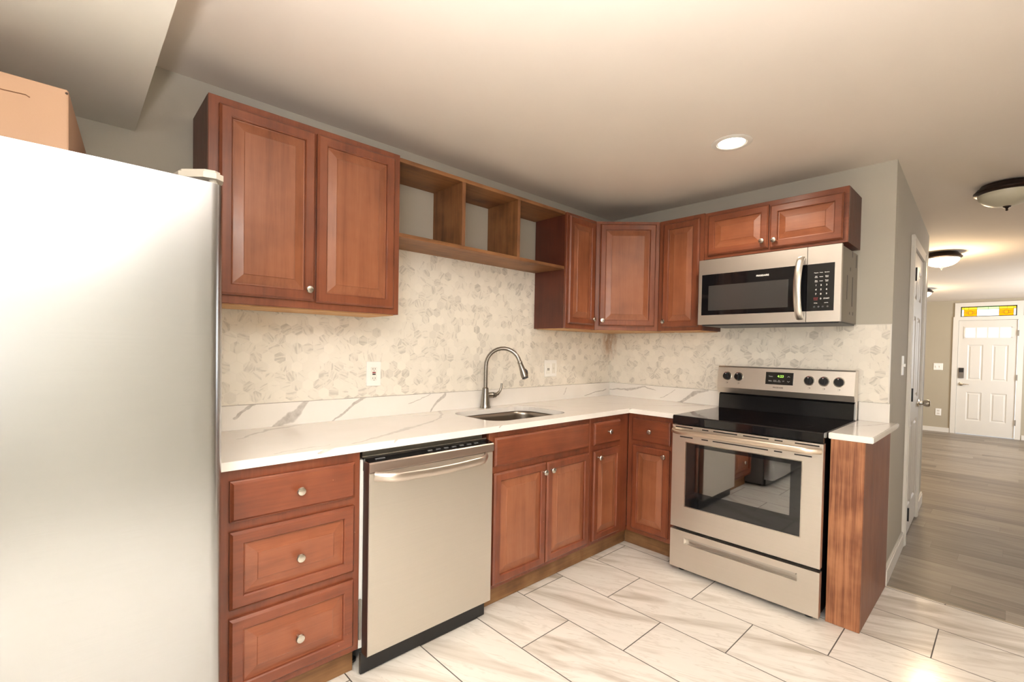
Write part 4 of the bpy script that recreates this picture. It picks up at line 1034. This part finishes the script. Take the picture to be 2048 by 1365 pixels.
bmesh.ops.bevel(b, geom=[e for e in b.edges if abs(e.verts[0].co.z-e.verts[1].co.z) < 1e-5 and e.verts[0].co.z > FZ1+.03], offset=.008, segments=3, affect='EDGES')
lathe(b, (-3.012,-.755,FZ1+.0005), EZ, [(.011,0),(.011,.0178)], 14)
box(b, -3.09, -3.0, -.712, -.66, FZ1-.006, FZ1+.018)
obj('hinge_cover', b, plain('hinge_beige_plastic', srgb(200,192,178), .45), t, 'beige hinge cover')
obj('kick_grille', bx(FX0+.01, FX1-.01, -.735, -.717, .012, .072), DARKGREY, t)
for x in (FX0+.06, FX1-.06):
    for y in (-.66, -.10):
        b = BM(); lathe(b, (x, y, .0005), EZ, [(.02,0),(.02,.02)], 12); obj('foot', b, BLACK, t)

# cardboard box on the fridge
t = thing('cardboard_box', 'closed brown cardboard box lying on top of the refrigerator', 'box', (-3.55, -.45, FZ1-.007))
b = BM(); z0, z1 = FZ1-.0075, 1.912
fl, fr, br, bl = (-3.78,-.690), (-3.311,-.690), (-3.266,-.185), (-3.735,-.185)
prism(b, [fl, fr, br, bl], 'z', z0, z1)
bmesh.ops.bevel(b, geom=list(b.edges), offset=.002, segments=2, affect='EDGES')
bxo = obj('carton', b, CARD, t)
b = BM(); tube(b, [(-3.60,-.6905,1.871),(-3.420,-.6905,1.871),(-3.385,-.6905,1.873),(-3.378,-.6905,1.869)], .0012, 6); obj('flap_slit', b, plain('cardboard_slit', srgb(120,82,56), .8), bxo)
b = BM(); lathe(b, (-3.314,-.6895,1.903), -EY, [(.003,0),(.003,.0006)], 10); obj('corner_hole', b, plain('cardboard_hole', srgb(60,42,30), .9), bxo)

# ------------------------------------------------------------------ lights of the house
t = thing('recessed_light', 'round recessed ceiling light glowing over the stove', 'ceiling light', (-.835, -1.305, ZC-.004))
c = Vector((-.835, -1.305, ZC))
b = BM(); lathe(b, c, -EZ, [(.070,.0006),(.097,.0006),(.097,.003),(.090,.006),(.072,.0065),(.070,.004)], 40); obj('trim_ring', b, WHITETRIM, t)
b = BM(); lathe(b, c, -EZ, [(0,.0008),(.0695,.0008),(.0695,.0036),(.05,.0052),(0,.006)], 40); obj('lens', b, emit('lamp_lens', (1.0,.90,.74,1), 14.0), t, 'glowing lens')
light('recessed_light_beam', 'SPOT', (-.835, -1.305, ZC-.02), 22, WARM, spot_size=R(150), spot_blend=.6, shadow_soft_size=.06)
def dome(x, y, rad, lit, label, bd=.078):
    z = ZC - SL*max(0, x) ; c = Vector((x, y, z))
    t = thing('ceiling_light', label, 'ceiling light', (x, y, z-.14), 'bronze dome ceiling lights')
    k = rad/.19
    b = BM(); lathe(b, c, -EZ, [(.10*k,.002),(.150*k,.004),(.158*k,.018),(.172*k,.024),(.180*k,.036),(.190*k,.042),(.190*k,.050),(.176*k,.058),(.164*k,.060),(.160*k,.050)], 48); obj('rim', b, BRONZE, t, 'dark bronze rim')
    pr = [(.166*k,.0602)] + [(.166*k*math.cos(R(a)), .0602+bd*math.sin(R(a))) for a in range(8, 90, 8)] + [(.006,.132*k+.001*0)]
    pr[-1] = (.006, .0602+bd)
    b = BM(); lathe(b, c, -EZ, pr, 48); obj('glass_bowl', b, emit('lit_dome', (1.0,.80,.52,1), 5.0) if lit else MILKGLASS, t, 'glowing frosted bowl' if lit else 'unlit cream glass bowl')
    b = BM(); h = .0602+bd; lathe(b, c, -EZ, [(.004,h-.004),(.024*k,h-.002),(.022*k,h+.005),(.010*k,h+.010),(.006*k,h+.016),(.009*k,h+.021),(.005*k,h+.027),(0,h+.028)], 20); obj('finial', b, BRONZE, t)
    if lit: light('dome_glow', 'POINT', (x, y, z-.17), lit, (1.0,.74,.46), shadow_soft_size=.12)
dome(.86, -2.275, .152, 0, 'unlit bronze-rimmed dome ceiling light nearest in the hall')
dome(2.98, -1.82, .152, 24, 'lit bronze-rimmed dome ceiling light in the middle of the hall ceiling')
dome(5.70, -1.36, .17, 14, 'small far lit dome ceiling light peeking past the hall wall edge')
